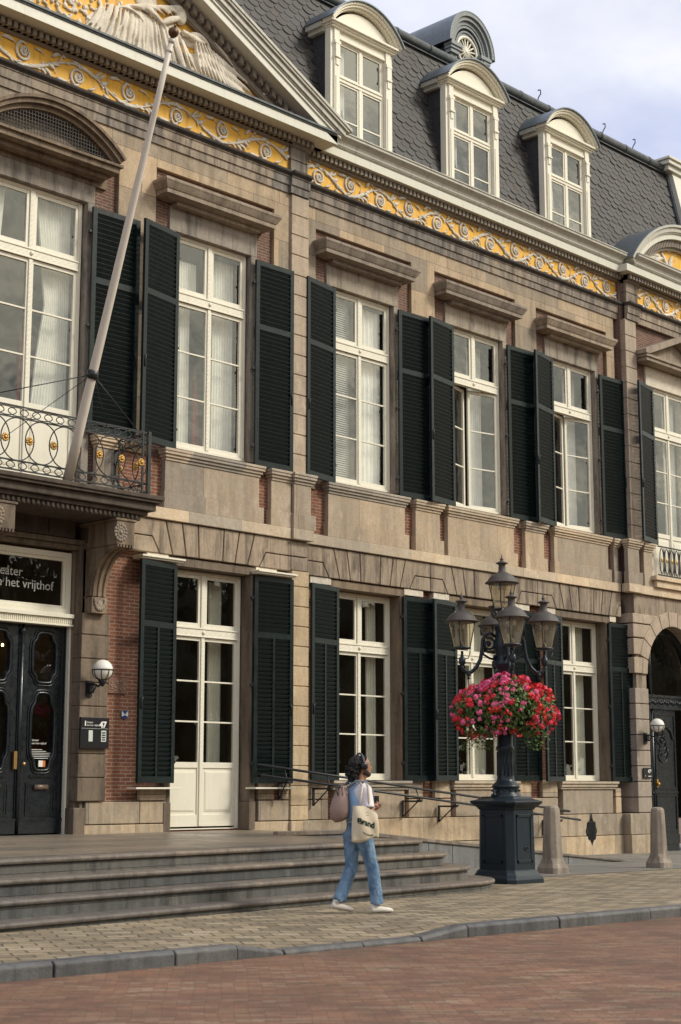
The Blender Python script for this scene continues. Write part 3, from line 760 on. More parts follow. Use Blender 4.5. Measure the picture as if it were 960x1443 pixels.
curtain(wB, 17.76, 18.04, 7.3, 9.8, .30, waves=5); curtain(wB, 18.14, 18.40, 7.3, 9.8, .34, waves=4); curtain(wB, 19.40, 18.88, 7.3, 10.8, .30, waves=8); curtain(wB, 17.76, 18.50, 9.85, 10.6, .30, waves=12)
curtain(wD, 26.9, 26.42, 7.3, 10.8, .62, waves=7); curtain(wE, 30.35, 29.9, 7.3, 10.8, .62, waves=7); curtain(wD, 25.3, 25.55, 7.3, 10.8, .75, waves=4); curtain(wE, 28.7, 28.95, 7.3, 10.8, .75, waves=4)
curtain(wF, 32.5, 33.0, 7.3, 10.8, .30, waves=7); curtain(wF, 34.1, 33.6, 7.3, 10.8, .30, waves=7)
bl = MB()
z = 7.32
while z < 10.8:
    bl.box(21.82, 22.48, .36, .385, z, z + .004); bl.box(21.82, 22.48, .35, .352, z, z + .020); z += .042
obj('blind', bl, M['blind'], wC)
curtain(wC, 23.4, 22.8, 7.3, 10.8, .40, waves=5)
curtain(gC, 23.55, 23.25, 1.65, 5.1, .6, waves=4); curtain(gD, 27.05, 26.4, 1.65, 5.1, .62, waves=6); curtain(gE, 30.7, 30.25, 1.65, 5.1, .6, waves=5); curtain(gB, 19.3, 18.98, .75, 5.1, .5, waves=4)
# interior decoration seen through the first floor: a folded flag, a dark swirl mural
fl = MB()
for (x, y, dx) in ((18.75, .62, .10), (15.05, .62, .12)):
    fl.prism([(x - .02, 7.3), (x + .16, 7.3), (x + .10, 8.4), (x + .03, 8.9)], y, y + .03, 'y')
obj('folded_flag', fl, plain('red_flag_cloth', (.42, .035, .03), .8), B)
# pale doors, cupboards and warm wall panels standing inside the ground floor rooms
for (x, w2, z1, y, c) in ((18.9, .9, 3.2, 3.6, (.30, .20, .12)), (22.9, 1.0, 3.6, 4.4, (.50, .44, .34)), (24.0, .5, 3.0, 3.0, (.16, .09, .05)), (27.0, 1.1, 3.4, 4.2, (.48, .42, .32)), (31.0, .7, 3.3, 3.8, (.34, .24, .15)), (20.0, .5, 4.0, 4.4, (.50, .44, .34))):
    m = MB(); frame_rect(m, x, x + w2, .7, z1, y, y + .12, .1); m.box(x + .1, x + w2 - .1, y + .03, y + .09, .8, z1 - .1); obj('room_panelling', m, plain('room_wood', c, .6), B)
# ---- rooms behind the windows
rm = MB()
def room(mb, x0, x1, z0, z1, d):
    mb.quad((x0, d, z0), (x1, d, z0), (x1, d, z1), (x0, d, z1)); mb.quad((x0, .352, z0), (x0, d, z0), (x0, d, z1), (x0, .352, z1)); mb.quad((x1, .352, z0), (x1, .352, z1), (x1, d, z1), (x1, d, z0))
    mb.quad((x0, .352, z1), (x1, .352, z1), (x1, d, z1), (x0, d, z1)); mb.quad((x0, .352, z0), (x0, d, z0), (x1, d, z0), (x1, .352, z0))
for (a, b) in ((12.6, 16.6), (16.7, 20.5), (20.6, 24.4), (24.5, 27.9), (28.0, 31.3), (31.4, 36)): room(rm, a, b, .66, 5.75, 5.5)
obj('ground_floor_rooms', rm, M['room'], B, fix=False)
rm = MB()
for (a, b) in ((12.6, 16.6), (16.7, 20.5), (20.6, 24.4), (24.5, 27.9), (28.0, 31.3), (31.4, 36)): room(rm, a, b, 6.6, 12.0, 4.5)
obj('upper_rooms', rm, M['roomlight'], B, fix=False)

# ================================================================ SHUTTERS
rsh = random.Random(8)
def shutter(hx, hy, side, wd, z0, z1, ang, zm, mid=False, lab=None):
    ang += rsh.uniform(-.8, 2.2); z0 += rsh.uniform(-.008, .008)
    ca, sa = math.cos(R(ang)), math.sin(R(ang))
    def fn(s, t, z):      # s along the width from the hinge, t outwards from the wall
        return (hx + side * (s * ca - t * sa), hy - s * sa - t * ca, z)
    m = MB(); th = .05; st = .085
    def bx(s0, s1, t0, t1, a, b): m.box(s0, s1, t0, t1, a, b, fn)
    bx(0, st, 0, th, z0, z1); bx(wd - st, wd, 0, th, z0, z1)
    bx(st, wd - st, .001, th - .001, z1 - .085, z1); bx(st, wd - st, .001, th - .001, z0, z0 + .11); bx(st, wd - st, .001, th - .001, zm - .05, zm + .05)
    if mid: bx(wd / 2 - .025, wd / 2 + .025, .002, th - .004, z0 + .11, zm - .05)
    for (a, b) in ((z0 + .11, zm - .05), (zm + .05, z1 - .085)):
        n = int((b - a) / .076); p = (b - a) / n
        for i in range(n):
            z = a + i * p + rsh.uniform(-.004, .004)
            vs = []
            for s in (st, wd - st):
                vs += [fn(s, .004, z + .002), fn(s, .040, z + p * 1.0), fn(s, .046, z + p * 1.0 + .003), fn(s, .046, z + p * 1.0 + .009), fn(s, .010, z + .016)]
            m.add(vs, [(0, 1, 2, 3, 4), (9, 8, 7, 6, 5), (0, 5, 6, 1), (1, 6, 7, 2), (2, 7, 8, 3), (3, 8, 9, 4), (4, 9, 5, 0)])
    o = obj('shutter', m, M['green'], B, bevel=.003)
    if lab: o['label'] = lab
    for z in (z0 + .35, (z0 + z1) / 2 - .1, z1 - .4):
        h = MB()
        h.box(hx - .05, hx + .05, hy - .03, hy + .02, z - .018, z + .018)
        h.tube([(hx, hy - .03, z - .06), (hx, hy - .03, z + .06)], .014, 6)
        if side > 0: h.tube([(hx, hy - .03, z), (hx + .03, hy + .08, z)], .014, 6)
        obj('hinge', h, M['iron'], o)
    l = MB(); s = wd - .045
    p0 = fn(s, th + .008, z0 + 1.35); l.tube([fn(s, th + .008, z0 + 1.22), p0, fn(s - .02, th + .02, z0 + 1.42)], .011, 6)
    obj('latch', l, M['iron'], o)
    return o
for k, (y, hl) in {'A': (YR, 0), 'B': (YR, 1), 'C': (0, 1), 'D': (0, 1), 'E': (0, 1), 'F': (YQ, 1)}.items():
    x0, x1 = UP[k][0], UP[k][1]
    if hl: shutter(x0 - .01, y - .04, -1, .93, 7.16, 10.83, 11, 9.65)
    if k != 'F': shutter(x1 + .04, y - .025, 1, .93 if k != 'A' else .97, 7.16, 10.83, 1.2, 9.65)
for k, y in (('B', YR), ('C', 0), ('D', 0), ('E', 0)):
    x0, x1 = DN[k][0], DN[k][1]
    shutter(x0 - .0, y - .05, -1, .92, 1.5 if k == 'B' else 1.56, 5.20, 10, 4.15, True)
    shutter(x1 + .03, y - .03, 1, .93, 1.5 if k == 'B' else 1.56, 5.20, 1.2, 4.15, True)

# ================================================================ PORTAL with dark doors
m = MB()
for (a, b, y0, z1) in ((15.62, 15.66, .0, 5.26), (15.66, 15.74, -.10, 5.34), (15.74, 15.80, -.16, 5.40)):
    m.box(a, b, y0, .34, Z0, z1)
m.box(13.4, 15.659, -.08, .34, 5.265, 5.34); m.box(13.4, 15.74, -.15, .34, 5.342, 5.42)
m.box(15.60, 15.83, -.20, .3, Z0, 1.10)
m.box(12.0, 13.86, -.16, .34, Z0, 5.26)
obj('door_surround', m, M['stone_brown'], B, bevel=.012)
m = MB(); m.box(6, 15.63, YR + .02, .34, 5.43, 5.92); m.box(13.9, 14.6, YR - .02, .1, 5.47, 5.90)
m.ball((14.25, YR - .03, 5.70), .14, .08, .15, 10, 7); m.box(15.1, 15.5, YR - .02, .1, 5.47, 5.9)
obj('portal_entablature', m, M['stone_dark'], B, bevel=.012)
tr = MB(); gl = MB()
frame_rect(tr, 13.90, 15.61, 4.22, 5.22, .06, .16, .09); frame_rect(tr, 13.99, 15.52, 4.31, 5.13, .09, .15, .05)
tr.box(13.86, 15.60, -.06, .16, 4.02, 4.05); tr.box(13.86, 15.60, -.02, .16, 4.052, 4.15); tr.box(13.86, 15.60, -.07, .16, 4.152, 4.215)
for i in range(44): tr.box(13.9 + i * .0385, 13.9 + i * .0385 + .022, -.035, .0, 4.06, 4.145)
tr.box(15.585, 15.62, .03, .16, ZF, 4.02)
TRN = obj('fanlight', tr, M['white'], B, bevel=.004)
gl.quad((14.04, .12, 4.36), (15.47, .12, 4.36), (15.47, .12, 5.08), (14.04, .12, 5.08)); obj('pane', gl, M['glass_dn'], TRN, fix=False)
LET = plain('muted_grey_lettering', (.42, .42, .39), .6)
t = MB(); text_mesh(t, 'theater', .205, 14.69, .105, 4.77, .008, 0, 'RIGHT'); obj('lettering', t, LET, TRN, fix=False); t = MB(); text_mesh(t, 'aan het vrijthof', .205, 15.29, .105, 4.59, .008, 0, 'RIGHT')
obj('lettering', t, LET, TRN, fix=False)
def superoval(cx_, cz, a, b, n=40, notch=.16):
    """rounded panel outline with concave corners"""
    P = []
    for i in range(n):
        t_ = 2 * math.pi * i / n; c_, s_ = math.cos(t_), math.sin(t_)
        e = .55; x = a * (abs(c_) ** e) * (1 if c_ > 0 else -1); z = b * (abs(s_) ** e) * (1 if s_ > 0 else -1)
        k = 1 - notch * (abs(math.sin(2 * t_)) ** 6) * .9
        P.append((cx_ + x * k, cz + z * k))
    return P
def door_leaf(x0, x1, decal):
    d = MB(); y = .12; cx_ = (x0 + x1) / 2; a = (x1 - x0) / 2 - .20
    # leaf plate with two real openings: built as a ring of quads round each oval
    ovals = [(3.48, .42), (2.32, .70)]
    def plate(za, zb, cz, b):
        P = superoval(cx_, cz, a, b, 48, .14); n = len(P); rect = []
        for (px, pz) in P:
            dx, dz = px - cx_, pz - cz; k = min(((x1 - x0) / 2) / max(abs(dx), 1e-6), (((zb if dz > 0 else za) - cz) / dz) if abs(dz) > 1e-6 else 1e9)
            rect.append((cx_ + dx * k, cz + dz * k))
        for yy in (y, y + .05):
            d.add([(p[0], yy, p[1]) for p in P] + [(p[0], yy, p[1]) for p in rect], [(i, (i + 1) % n, n + (i + 1) % n, n + i) for i in range(n)])
        d.add([(p[0], y, p[1]) for p in P] + [(p[0], y + .05, p[1]) for p in P], [(i, (i + 1) % n, n + (i + 1) % n, n + i) for i in range(n)])
        for cxx, cyy in ((x0, za), (x0, zb), (x1, za), (x1, zb)): pass
        d.tube([(p[0], y - .015, p[1]) for p in superoval(cx_, cz, a + .02, b + .02, 48, .14)], .026, 6, closed=True)
        d.tube([(p[0], y - .008, p[1]) for p in superoval(cx_, cz, a + .065, b + .065, 48, .14)], .014, 6, closed=True)
        g = MB(); g.add([(p[0], y + .03, p[1]) for p in P], [tuple(range(n))]); return g
    g1 = plate(3.04, 4.02, 3.50, .38); g2 = plate(1.60, 3.04, 2.32, .60)
    d.box(x0, x1, y, y + .05, ZF + .02, 1.60)
    for (a_, b_, z0, z1, yy) in ((x0 + .13, x1 - .13, .98, 1.50, .105), (x0 + .17, x1 - .17, 1.02, 1.46, .112)): frame_rect(d, a_, b_, z0, z1, yy, y + .01, .03)
    d.box(x0 + .0, x1 - .0, .09, y + .01, .70, .92); d.box(x0, x1, .08, y + .01, .90, .94); d.box(x0 + .2, x1 - .2, .09, y + .01, 1.60, 1.63)
    d.box(x1 - .02, x1, .10, .18, ZF + .02, 4.02); d.box(x0, x0 + .02, .10, .18, ZF + .02, 4.02)
    o = obj('entrance_door', d, M['doorgreen'], B, bevel=0)
    g1.add(g2.v, [f for f in g2.f]); 
    obj('pane', g1, M['glass_dn'], o, fix=False)
    l = MB(); l.tube([(cx_ - .13, .095, 1.43), (cx_ + .13, .095, 1.43)], .045, 8, .5); l.box(cx_ - .09, cx_ + .09, .065, .08, 1.415, 1.445)
    obj('letter_slot', l, M['iron'] if not decal else plain('worn_brass', (.16, .12, .09), .5, .6), o)
    return o
dr = door_leaf(14.76, 15.58, True); dl = door_leaf(13.90, 14.70, False)
m = MB(); m.tube([(14.73, .10, ZF + .02), (14.73, .10, 3.95)], .035, 8); m.ball((14.73, .09, 3.90), .05, .05, .08, 8, 6); obj('meeting_stile', m, M['doorgreen'], B)
m = MB(); m.ball((14.80, .05, 1.80), .035, .03, .035, 8, 6); m.box(14.62, 14.68, .06, .11, 1.72, 2.0)
obj('door_knob', m, plain('dull_brass', (.45, .30, .12), .35, .9), dr)
m = MB(); text_mesh(m, 'theater', .045, 15.00, .142, 2.17, .002, 0); obj('door_lettering', m, M['whiteplate'], dr, fix=False); m = MB(); text_mesh(m, 'aan het vrijthof', .045, 15.00, .142, 2.12, .002, 0)
for i, L in enumerate((.22, .30, .42, .40, .44, .34)): m.box(14.98, 14.98 + L, .141, .143, 2.03 - i * .028, 2.03 - i * .028 + .008)
m.box(14.955, 14.975, .141, .143, 2.12, 2.21)
obj('door_lettering', m, M['whiteplate'], dr, fix=False)
m = MB(); m.box(15.14, 15.22, .140, .1435, 1.76, 1.86); obj('sticker', m, M['whiteplate'], dr); m = MB(); m.box(15.221, 15.27, .140, .1435, 1.76, 1.86); obj('sticker', m, plain('orange_sticker', (.7, .20, .03)), dr)
# glowing lamps of the foyer seen through the oval pane
m = MB()
for (x, y, z) in ((15.3, 2.6, 4.2), (15.7, 2.9, 4.25), (16.0, 3.4, 4.1), (15.5, 3.2, 3.95), (15.9, 2.4, 3.9), (16.3, 3.0, 3.95)): m.ball((x, y, z), .02, n=8, m=5)
em, nt_, bb, oo = newmat('warm_bulb'); bb.inputs['Emission Color'].default_value = (1, .62, .3, 1); bb.inputs['Emission Strength'].default_value = 12
th_ = thing('foyer_lamps', 'small warm glowing bulbs of the foyer chandelier behind the oval door pane', 'chandelier', (15.7, 2.9, 4.3)); obj('bulb', m, em, th_)
m = MB()
for (x, y, z) in ((15.3, 2.6, 4.2), (15.7, 2.9, 4.25), (16.0, 3.4, 4.1), (15.5, 3.2, 3.95), (15.9, 2.4, 3.9), (16.3, 3.0, 3.95)): m.tube([(x, y, z), (15.7, 2.9, 4.6), (15.7, 2.9, 5.7)], .006, 5)
obj('stem', m, M['iron'], th_)
# small stone scroll console and dentils
def console(xa, xb):
    m = MB()
    P = []
    N = 16
    for i in range(N + 1):       # concave belly from the foot up to the block
        t_ = i / N; P.append((-.30 - .60 * (1 - math.cos(t_ * math.pi / 2)) , 4.52 + .72 * math.sin(t_ * math.pi / 2)))
    prof = [(.0, 4.50)] + P + [(-.92, 5.28), (.0, 5.28)]
    m.prism(prof, xa + .02, xb - .02, 'x')
    for f_ in (.12, .42, .72):
        a = xa + (xb - xa) * f_
        m.prism([(.0, 4.50)] + [(p[0] - .025, p[1] - .012) for p in P] + [(-.94, 5.28), (.0, 5.28)], a, a + (xb - xa) * .16, 'x')
    m.box(xa, xb, -.98, .0, 5.285, 5.66); m.box(xa - .03, xb + .03, -1.0, 0, 5.662, 5.70)
    for i in range(6): a = xa + .01 + i * (xb - xa) / 6; m.box(a, a + .035, -.99, -.93, 5.24, 5.284)
    m.box(xa + .02, xb - .02, -.34, 0, 4.24, 4.498)
    return m
for (xa, xb) in ((15.72, 16.08), (13.42, 13.78)):
    c_ = obj('balcony_console', console(xa, xb), M['stone_brown'], B, bevel=.008)
    m = MB(); cx_ = (xa + xb) / 2
    m.ball((cx_, -.98, 5.47), .12, .012, .14, 14, 6)
    for rr, nn, sz in ((.11, 14, .030), (.065, 10, .024)):
        for i in range(nn): a = 2 * math.pi * i / nn; m.ball((cx_ + rr * math.cos(a), -.985, 5.47 + rr * 1.15 * math.sin(a)), sz, .02, sz, 7, 5)
    m.ball((cx_, -.99, 5.47), .035, .03, .035, 8, 5)
    obj('rosette', m, M['stone_hood'], c_); m = MB()
    for i in range(9): a = math.pi * i / 8; m.ball((cx_ + .10 * math.cos(a), -.345, 4.44 - .13 * math.sin(a)), .03, .025, .045, 7, 5)
    m.ball((cx_, -.345, 4.38), .06, .02, .07, 8, 5)
    obj('shell_ornament', m, M['stone_hood'], c_)
# balcony slab
m = MB()
for (x1, y0, z0, z1) in ((16.60, -1.22, 6.03, 6.10), (16.57, -1.19, 5.985, 6.028), (16.50, -1.12, 5.86, 5.983), (16.40, -1.04, 5.79, 5.858), (16.30, -.98, 5.705, 5.788)):
    m.box(12.2, x1, y0, -.0, z0, z1)
for i in range(38): m.box(16.22 - i * .09 - .05, 16.22 - i * .09, -1.01, -.96, 5.715, 5.785)
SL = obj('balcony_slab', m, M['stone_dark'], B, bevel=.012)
# railing
def railing(name, pts, z0, z1, step=.37):
    m = MB(); roses = []
    for (p, q) in zip(pts, pts[1:]):
        d = Vector((q[0] - p[0], q[1] - p[1], 0)); L = d.length; d.normalize()
        def at(s, z, o=0): return (p[0] + d.x * s, p[1] + d.y * s, z)
        for z in (z0 + .03, z0 + .17, z1 - .17, z1): m.box(0, L, -.012, .012, z - .010, z + .010, lambda X, Y, Z: (p[0] + d.x * X - d.y * Y, p[1] + d.y * X + d.x * Y, Z))
        n = max(1, round(L / step)); st = L / n; zc_ = (z0 + z1) / 2; rz_ = (z1 - z0) / 2 - .17
        for i in range(n + 1):
            s = i * st
            if i < n or n == 1:
                for off in (0, .5):
                    c0 = s + st * off + (st * .25); 
                    pp = [at(min(L, max(0, c0 + st * .68 * math.cos(a))), zc_ + rz_ * math.sin(a)) for a in [2 * math.pi * k / 28 for k in range(28)]]
                    if off == 0: m.tube(pp, .010, 5, closed=True)
                for off in (0, .5):
                    c0 = s + st * (off + .25)
                    for zz in (z0 + .10, z1 - .085):
                        pp = [at(min(L, max(0, c0 + st * .42 * math.cos(a))), zz + .065 * math.sin(a)) for a in [2 * math.pi * k / 18 for k in range(18)]]
                        m.tube(pp, .008, 5, closed=True)
            if 0 < i < n + 1 or n == 1:
                c = at(min(s, L - .04) - st * .25, zc_); ros = MB(); roses.append(ros)
                for k in range(9):
                    a = 2 * math.pi * k / 9; r_ = .045
                    ros.ball((c[0] + d.x * r_ * math.cos(a), c[1] + d.y * r_ * math.cos(a), c[2] + r_ * math.sin(a)), .022, .022, .022, 6, 5)
                ros.ball((c[0] - abs(d.y) * 0, c[1] - .012 * abs(d.x), c[2]), .030, .030, .030, 8, 5)
        for s in (0, L):
            c = at(s, z0); m.box(c[0] - .03, c[0] + .03, c[1] - .03, c[1] + .03, z0 - .02, z1 + .02); 
        if L > .5:
            for s in (L - .12,): c = at(s, z0); m.box(c[0] - .014, c[0] + .014, c[1] - .014, c[1] + .014, z0, z1)
    r_ = obj(name, m, M['iron'], B)
    for ros in roses: obj('gilded_rosette', ros, M['gold'], r_)
    return r_
railing('balcony_railing', [(12.4, -1.12), (16.32, -1.12), (16.32, -.22)], 6.12, 7.10, .46)
# right balcony (only its left end shows)
m = MB()
for i in range(14):
    c = 32.6 + i * .22
    m.tube([(c + .085 * math.cos(a), -.32, 6.78 + .30 * math.sin(a)) for a in [2 * math.pi * k / 20 for k in range(20)]], .013, 5, closed=True)
    m.tube([(c + .11 + .02 * math.cos(a), -.32, 6.78 + .30 * math.sin(a)) for a in [2 * math.pi * k / 20 for k in range(20)]], .010, 5, closed=True)
m.box(32.45, 35.6, -.335, -.305, 7.10, 7.13); m.box(32.45, 35.6, -.335, -.305, 6.43, 6.46)
rr = obj('balcony_railing', m, M['iron'], B)
for i in range(14): m = MB(); m.ball((32.6 + i * .22, -.33, 6.80), .035, .02, .06, 8, 5); obj('gilded_rosette', m, M['gold'], rr)
m = MB(); m.box(32.2, 35.8, -.42, YQ, 6.30, 6.40); m.box(32.3, 35.8, -.36, YQ, 6.14, 6.298); obj('balcony_slab', m, M['stone_string'], B, bevel=.01)

# ================================================================ RIGHT BAY: ground floor arch
m = MB(); lft_ = MB(); rgt_ = MB(); cxA, zsA, rA = 33.32, 4.07, 1.20; y0, y1 = YP - .02, .35
h = .364; z = .83
NR = []
while z < 5.9:
    a, b = z + .009, min(z + h - .009, 5.92)
    def xe(zz): return cxA - rA if zz <= zsA else (cxA - math.sqrt(max(0, rA * rA - (zz - zsA) ** 2)))
    if b <= zsA + .01:
        lft_.box(31.56, xe(a), y0, y1, a, b)
        rgt_.box(cxA + rA, 35.4, y0, y1, a, b)
    z += h
# fan of stepped voussoirs round the arch
nv = 11
for i in range(nv):
    t0 = math.pi - math.pi * i / nv - .008; t1 = math.pi - math.pi * (i + 1) / nv + .008
    P = [(cxA + rA * math.cos(t0), zsA + rA * math.sin(t0)), (cxA + rA * math.cos((t0 + t1) / 2), zsA + rA * math.sin((t0 + t1) / 2)), (cxA + rA * math.cos(t1), zsA + rA * math.sin(t1))]
    ro = 1.55 if i not in (0, nv - 1) else 1.42
    q1 = (cxA + ro * math.cos(t1), min(5.9, zsA + ro * math.sin(t1))); q0 = (cxA + ro * math.cos(t0), min(5.9, zsA + ro * math.sin(t0)))
    m.prism(P + [q1, q0], y0, y1, 'y')
    if i < 4:
        zt_, zb_ = q1[1] - .006, q0[1] + .006
        if zt_ > zb_ + .05: m.prism([(31.56, zb_), (q0[0] - .012, zb_), (q1[0] - .012, zt_), (31.56, zt_)], y0, y1, 'y')
lft_.box(31.56, cxA - rA + .04, y0 - .02, y1, Z0, .32); lft_.box(31.56, cxA - rA + .03, y0 - .015, y1, .33, .82)
obj('rusticated_pier', lft_, M['stone_pil'], B, bevel=.012)
obj('rusticated_arch', m, M['stone_pil'], B, bevel=.012); obj('rusticated_pier', rgt_, M['stone_pil'], B, bevel=.012)
m = MB(); X0_, X1_, ZT_ = 31.70, 35.4, 5.925; n = 32
inn = [(cxA + 1.205 * math.cos(math.pi * i / n), zsA + 1.205 * math.sin(math.pi * i / n)) for i in range(n + 1)]; outp = []
for (px, pz) in inn:
    dx, dz = px - cxA, pz - zsA; k = min(((X1_ - cxA) / dx) if dx > 1e-6 else 1e9, ((X0_ - cxA) / dx) if dx < -1e-6 else 1e9, ((ZT_ - zsA) / dz) if dz > 1e-6 else 1e9); outp.append((cxA + dx * k, zsA + dz * k))
for i in range(n):
    m.prism([inn[i], outp[i], outp[i + 1], inn[i + 1]], YP + .03, .34, 'y')
for (a_x, b_x) in ((outp[i], outp[i + 1]) for i in range(n)):
    if abs(a_x[0] - b_x[0]) > 1e-3 and abs(a_x[1] - b_x[1]) > 1e-3:
        cxx = X0_ if b_x[0] < cxA else X1_; m.prism([a_x, (cxx, ZT_), b_x], YP + .03, .34, 'y')
m.box(X0_, cxA - rA - .005, YP + .03, .34, Z0, zsA); m.box(cxA + rA + .005, X1_, YP + .03, .34, Z0, zsA); m.box(X1_, 37, YP + .03, .34, Z0, 5.925)
obj('arch_backing', m, M['stone_vous'], B)
# dark gate in the arch
m = MB(); g = MB(); yd = .12
m.box(cxA - rA, cxA + rA, yd - .05, yd + .08, 3.32, 3.62); m.box(cxA - rA, cxA + rA, yd - .09, yd, 3.58, 3.64); m.box(cxA - rA, cxA + rA, yd - .07, yd, 3.30, 3.34)
for i in range(30): m.ball((cxA - 1.15 + i * .08, yd - .055, 3.46 + .02 * math.sin(i * 1.9)), .032, .02, .05, 6, 5)
arcband(m, cxA, zsA, rA - .16, rA + .01, yd - .04, yd + .08, -math.pi / 2, math.pi / 2, 30); m.box(cxA - rA, cxA - rA + .16, yd - .04, yd + .08, 3.62, zsA)
for x in (cxA - .62,): m.tube([(x, yd - .03, 3.62), (x, yd - .03, 5.05)], .05, 8)
g.add([(cxA + 1.1 * math.cos(t_), yd + .02, zsA + 1.1 * math.sin(t_)) for t_ in [math.pi * i / 20 for i in range(21)]] + [(cxA - 1.1, yd + .02, 3.62), (cxA + 1.1, yd + .02, 3.62)], [tuple(range(23))])
for x0, x1 in ((cxA - rA, cxA - .55), (cxA - .50, cxA + .5)):
    m.box(x0, x1, yd, yd + .06, -.2, 3.30)
    frame_rect(m, x0 + .06, x1 - .05, .35, 1.25, yd - .02, yd + .01, .04); frame_rect(m, x0 + .06, x1 - .05, 1.38, 3.2, yd - .02, yd + .01, .04)
    m.box(x0, x1, yd - .03, yd + .01, .05, .28); m.box(x0, x1, yd - .03, yd + .01, 1.28, 1.33)
m.tube([(cxA - .52, yd - .0, -.1), (cxA - .52, yd - .0, 3.3)], .03, 8)
arcband(m, cxA + 0, 2.55, .32, .38, yd - .03, yd + .01, -1.5, 1.5, 16)
for k in range(5):
    spi = [(cxA - .15 + .30 * t_ * math.cos(7 * t_ + k), yd - .015, 2.2 + k * .12 + .25 * t_ * math.sin(7 * t_ + k)) for t_ in [i / 16 for i in range(17)]]
    m.tube(spi, .012, 5)
for (cz_, r0) in ((2.45, .17), (1.25, .2)):
    m.tube([(cxA - .86 + r0 * (1 - t_ * .8) * math.cos(9 * t_), yd - .04, cz_ + r0 * (1 - t_ * .8) * math.sin(9 * t_)) for t_ in [i / 24 for i in range(25)]], .018, 6)
GT = obj('arched_gate', m, M['doorgreen'], B); obj('pane', g, M['glass_dn'], GT, fix=False)
m = MB(); m.ball((cxA - .42, yd - .06, 1.5), .04, .04, .05, 8, 6); m.box(cxA - .45, cxA - .39, yd - .04, yd, 1.42, 1.62); obj('door_knob', m, M['gold'], GT)
# hood over window F: triangular pediment
m = MB(); y = YQ
m.box(31.85, 34.75, y - .30, y + .06, 11.36, 11.44)
m.box(31.80, 34.80, y - .34, y + .06, 11.442, 11.50)
for sg in (-1, 1):
    P = [(33.3 + sg * 1.55, 11.50), (33.3 + sg * 1.40, 11.50), (33.3, 12.02), (33.3, 12.16), (33.3 + sg * 1.55, 11.60)]
    m.prism(P[::sg], y - .36, y + .06, 'y')
m.prism([(32.0, 11.501), (34.6, 11.501), (33.3, 12.0)], y - .12, y + .05, 'y')
obj('triangular_hood', m, M['stone_hood'], B, bevel=.008)
# ventilation grille in the plinth
m = MB()
P = [(29.92 + .185 * math.sin(t_) * (1 + .08 * math.cos(8 * t_)), .44 + .25 * math.cos(t_) * (1 + .06 * math.cos(8 * t_))) for t_ in [2 * math.pi * i / 48 for i in range(48)]]
m.prism(P, -.075, -.03, 'y'); m.prism([(29.86, .66), (29.98, .66), (29.92, .82)], -.075, -.03, 'y'); m.prism([(29.86, .22), (29.98, .22), (29.92, .10)], -.075, -.03, 'y')
for i in range(8): m.box(29.78, 30.06, -.082, -.074, .27 + i * .05, .285 + i * .05)
for i in range(6): m.box(29.80 + i * .045, 29.808 + i * .045, -.086, -.078, .24, .64)
obj('cellar_grille', m, M['iron'], B)
# ================================================================ MANSARD ROOF
RB, RT = (.16, 13.50), (.98, 16.90)         # (y, z) foot and ridge of the slate slope
XR0, XR1 = 8.0, 34.75
slope = Vector((0, RT[0] - RB[0], RT[1] - RB[1])); SL_ = slope.length; sd = slope.normalized(); nrm = Vector((0, -sd.z, sd.y))
m = MB(); m.prism([(RB[0] + .03, RB[1]), (RT[0] + .03, RT[1]), (RT[0] + .3, RT[1]), (3, 13.5)], XR0, XR1, 'x'); m.box(XR0, XR1, .3, 6, 13.0, 13.5)
m.prism([(RT[0] + .3, RT[1] - .02), (6, 17.3), (6, 13.5), (3, 13.6)], XR0, XR1 - .3, 'x')
RF = obj('mansard_roof', m, plain('slate_underlay', (.05, .05, .055), .8), B)
def roofpt(x, s, o=0): 
    q = Vector((x, RB[0], RB[1])) + sd * s + nrm * o; return q
# slates, one scallop each, in three weathered tones
rs_ = random.Random(5)
tones = MB(); tone_ix = []
def slate(x, s, w_, hh, tb):
    P = [(-w_ / 2, hh), (w_ / 2, hh), (w_ / 2, hh * .35)]
    for i in range(1, 8):
        a = math.pi * i / 8; P.append((w_ / 2 * math.cos(a) , hh * .35 - hh * .35 * math.sin(a) * (1.0 if i < 5 else .96)))
    P.append((-w_ / 2, hh * .35))
    lift = rs_.uniform(.016, .034); tw = rs_.uniform(-.004, .004)
    vs = []
    for th in (0, -.007):
        for (px, ps) in P:
            o = lift * (1 - ps / hh) + .006 + th + tw * px / w_
            vs.append(roofpt(x + px, s + ps, o))
    n = len(P)
    tb.add(vs, [tuple(range(n))[::-1], tuple(range(n, 2 * n))] + [(i, (i + 1) % n, n + (i + 1) % n, n + i) for i in range(2, n)])
row = 0; s = .0; DX = .275; DS = .138
while s < SL_ - .1:
    x = 15.6 + (DX / 2 if row % 2 else 0)
    while x < XR1 - .1:
        slate(x + rs_.uniform(-.006, .006), s + rs_.uniform(-.004, .004), DX * .985, DS * 1.9, tones); tone_ix += [rs_.randrange(3)] * (len(tones.f) - len(tone_ix)); x += DX
    s += DS; row += 1
mts = [stone('slate_tone', c, None, soot=.25, rough=r_, warm=.12) for c, r_ in (((.046, .043, .043), .65), ((.030, .029, .031), .6), ((.062, .057, .053), .7))]
so_ = obj('slates', tones, mts, RF, fix=False)
for i, q in enumerate(tone_ix): so_.data.polygons[i].material_index = q
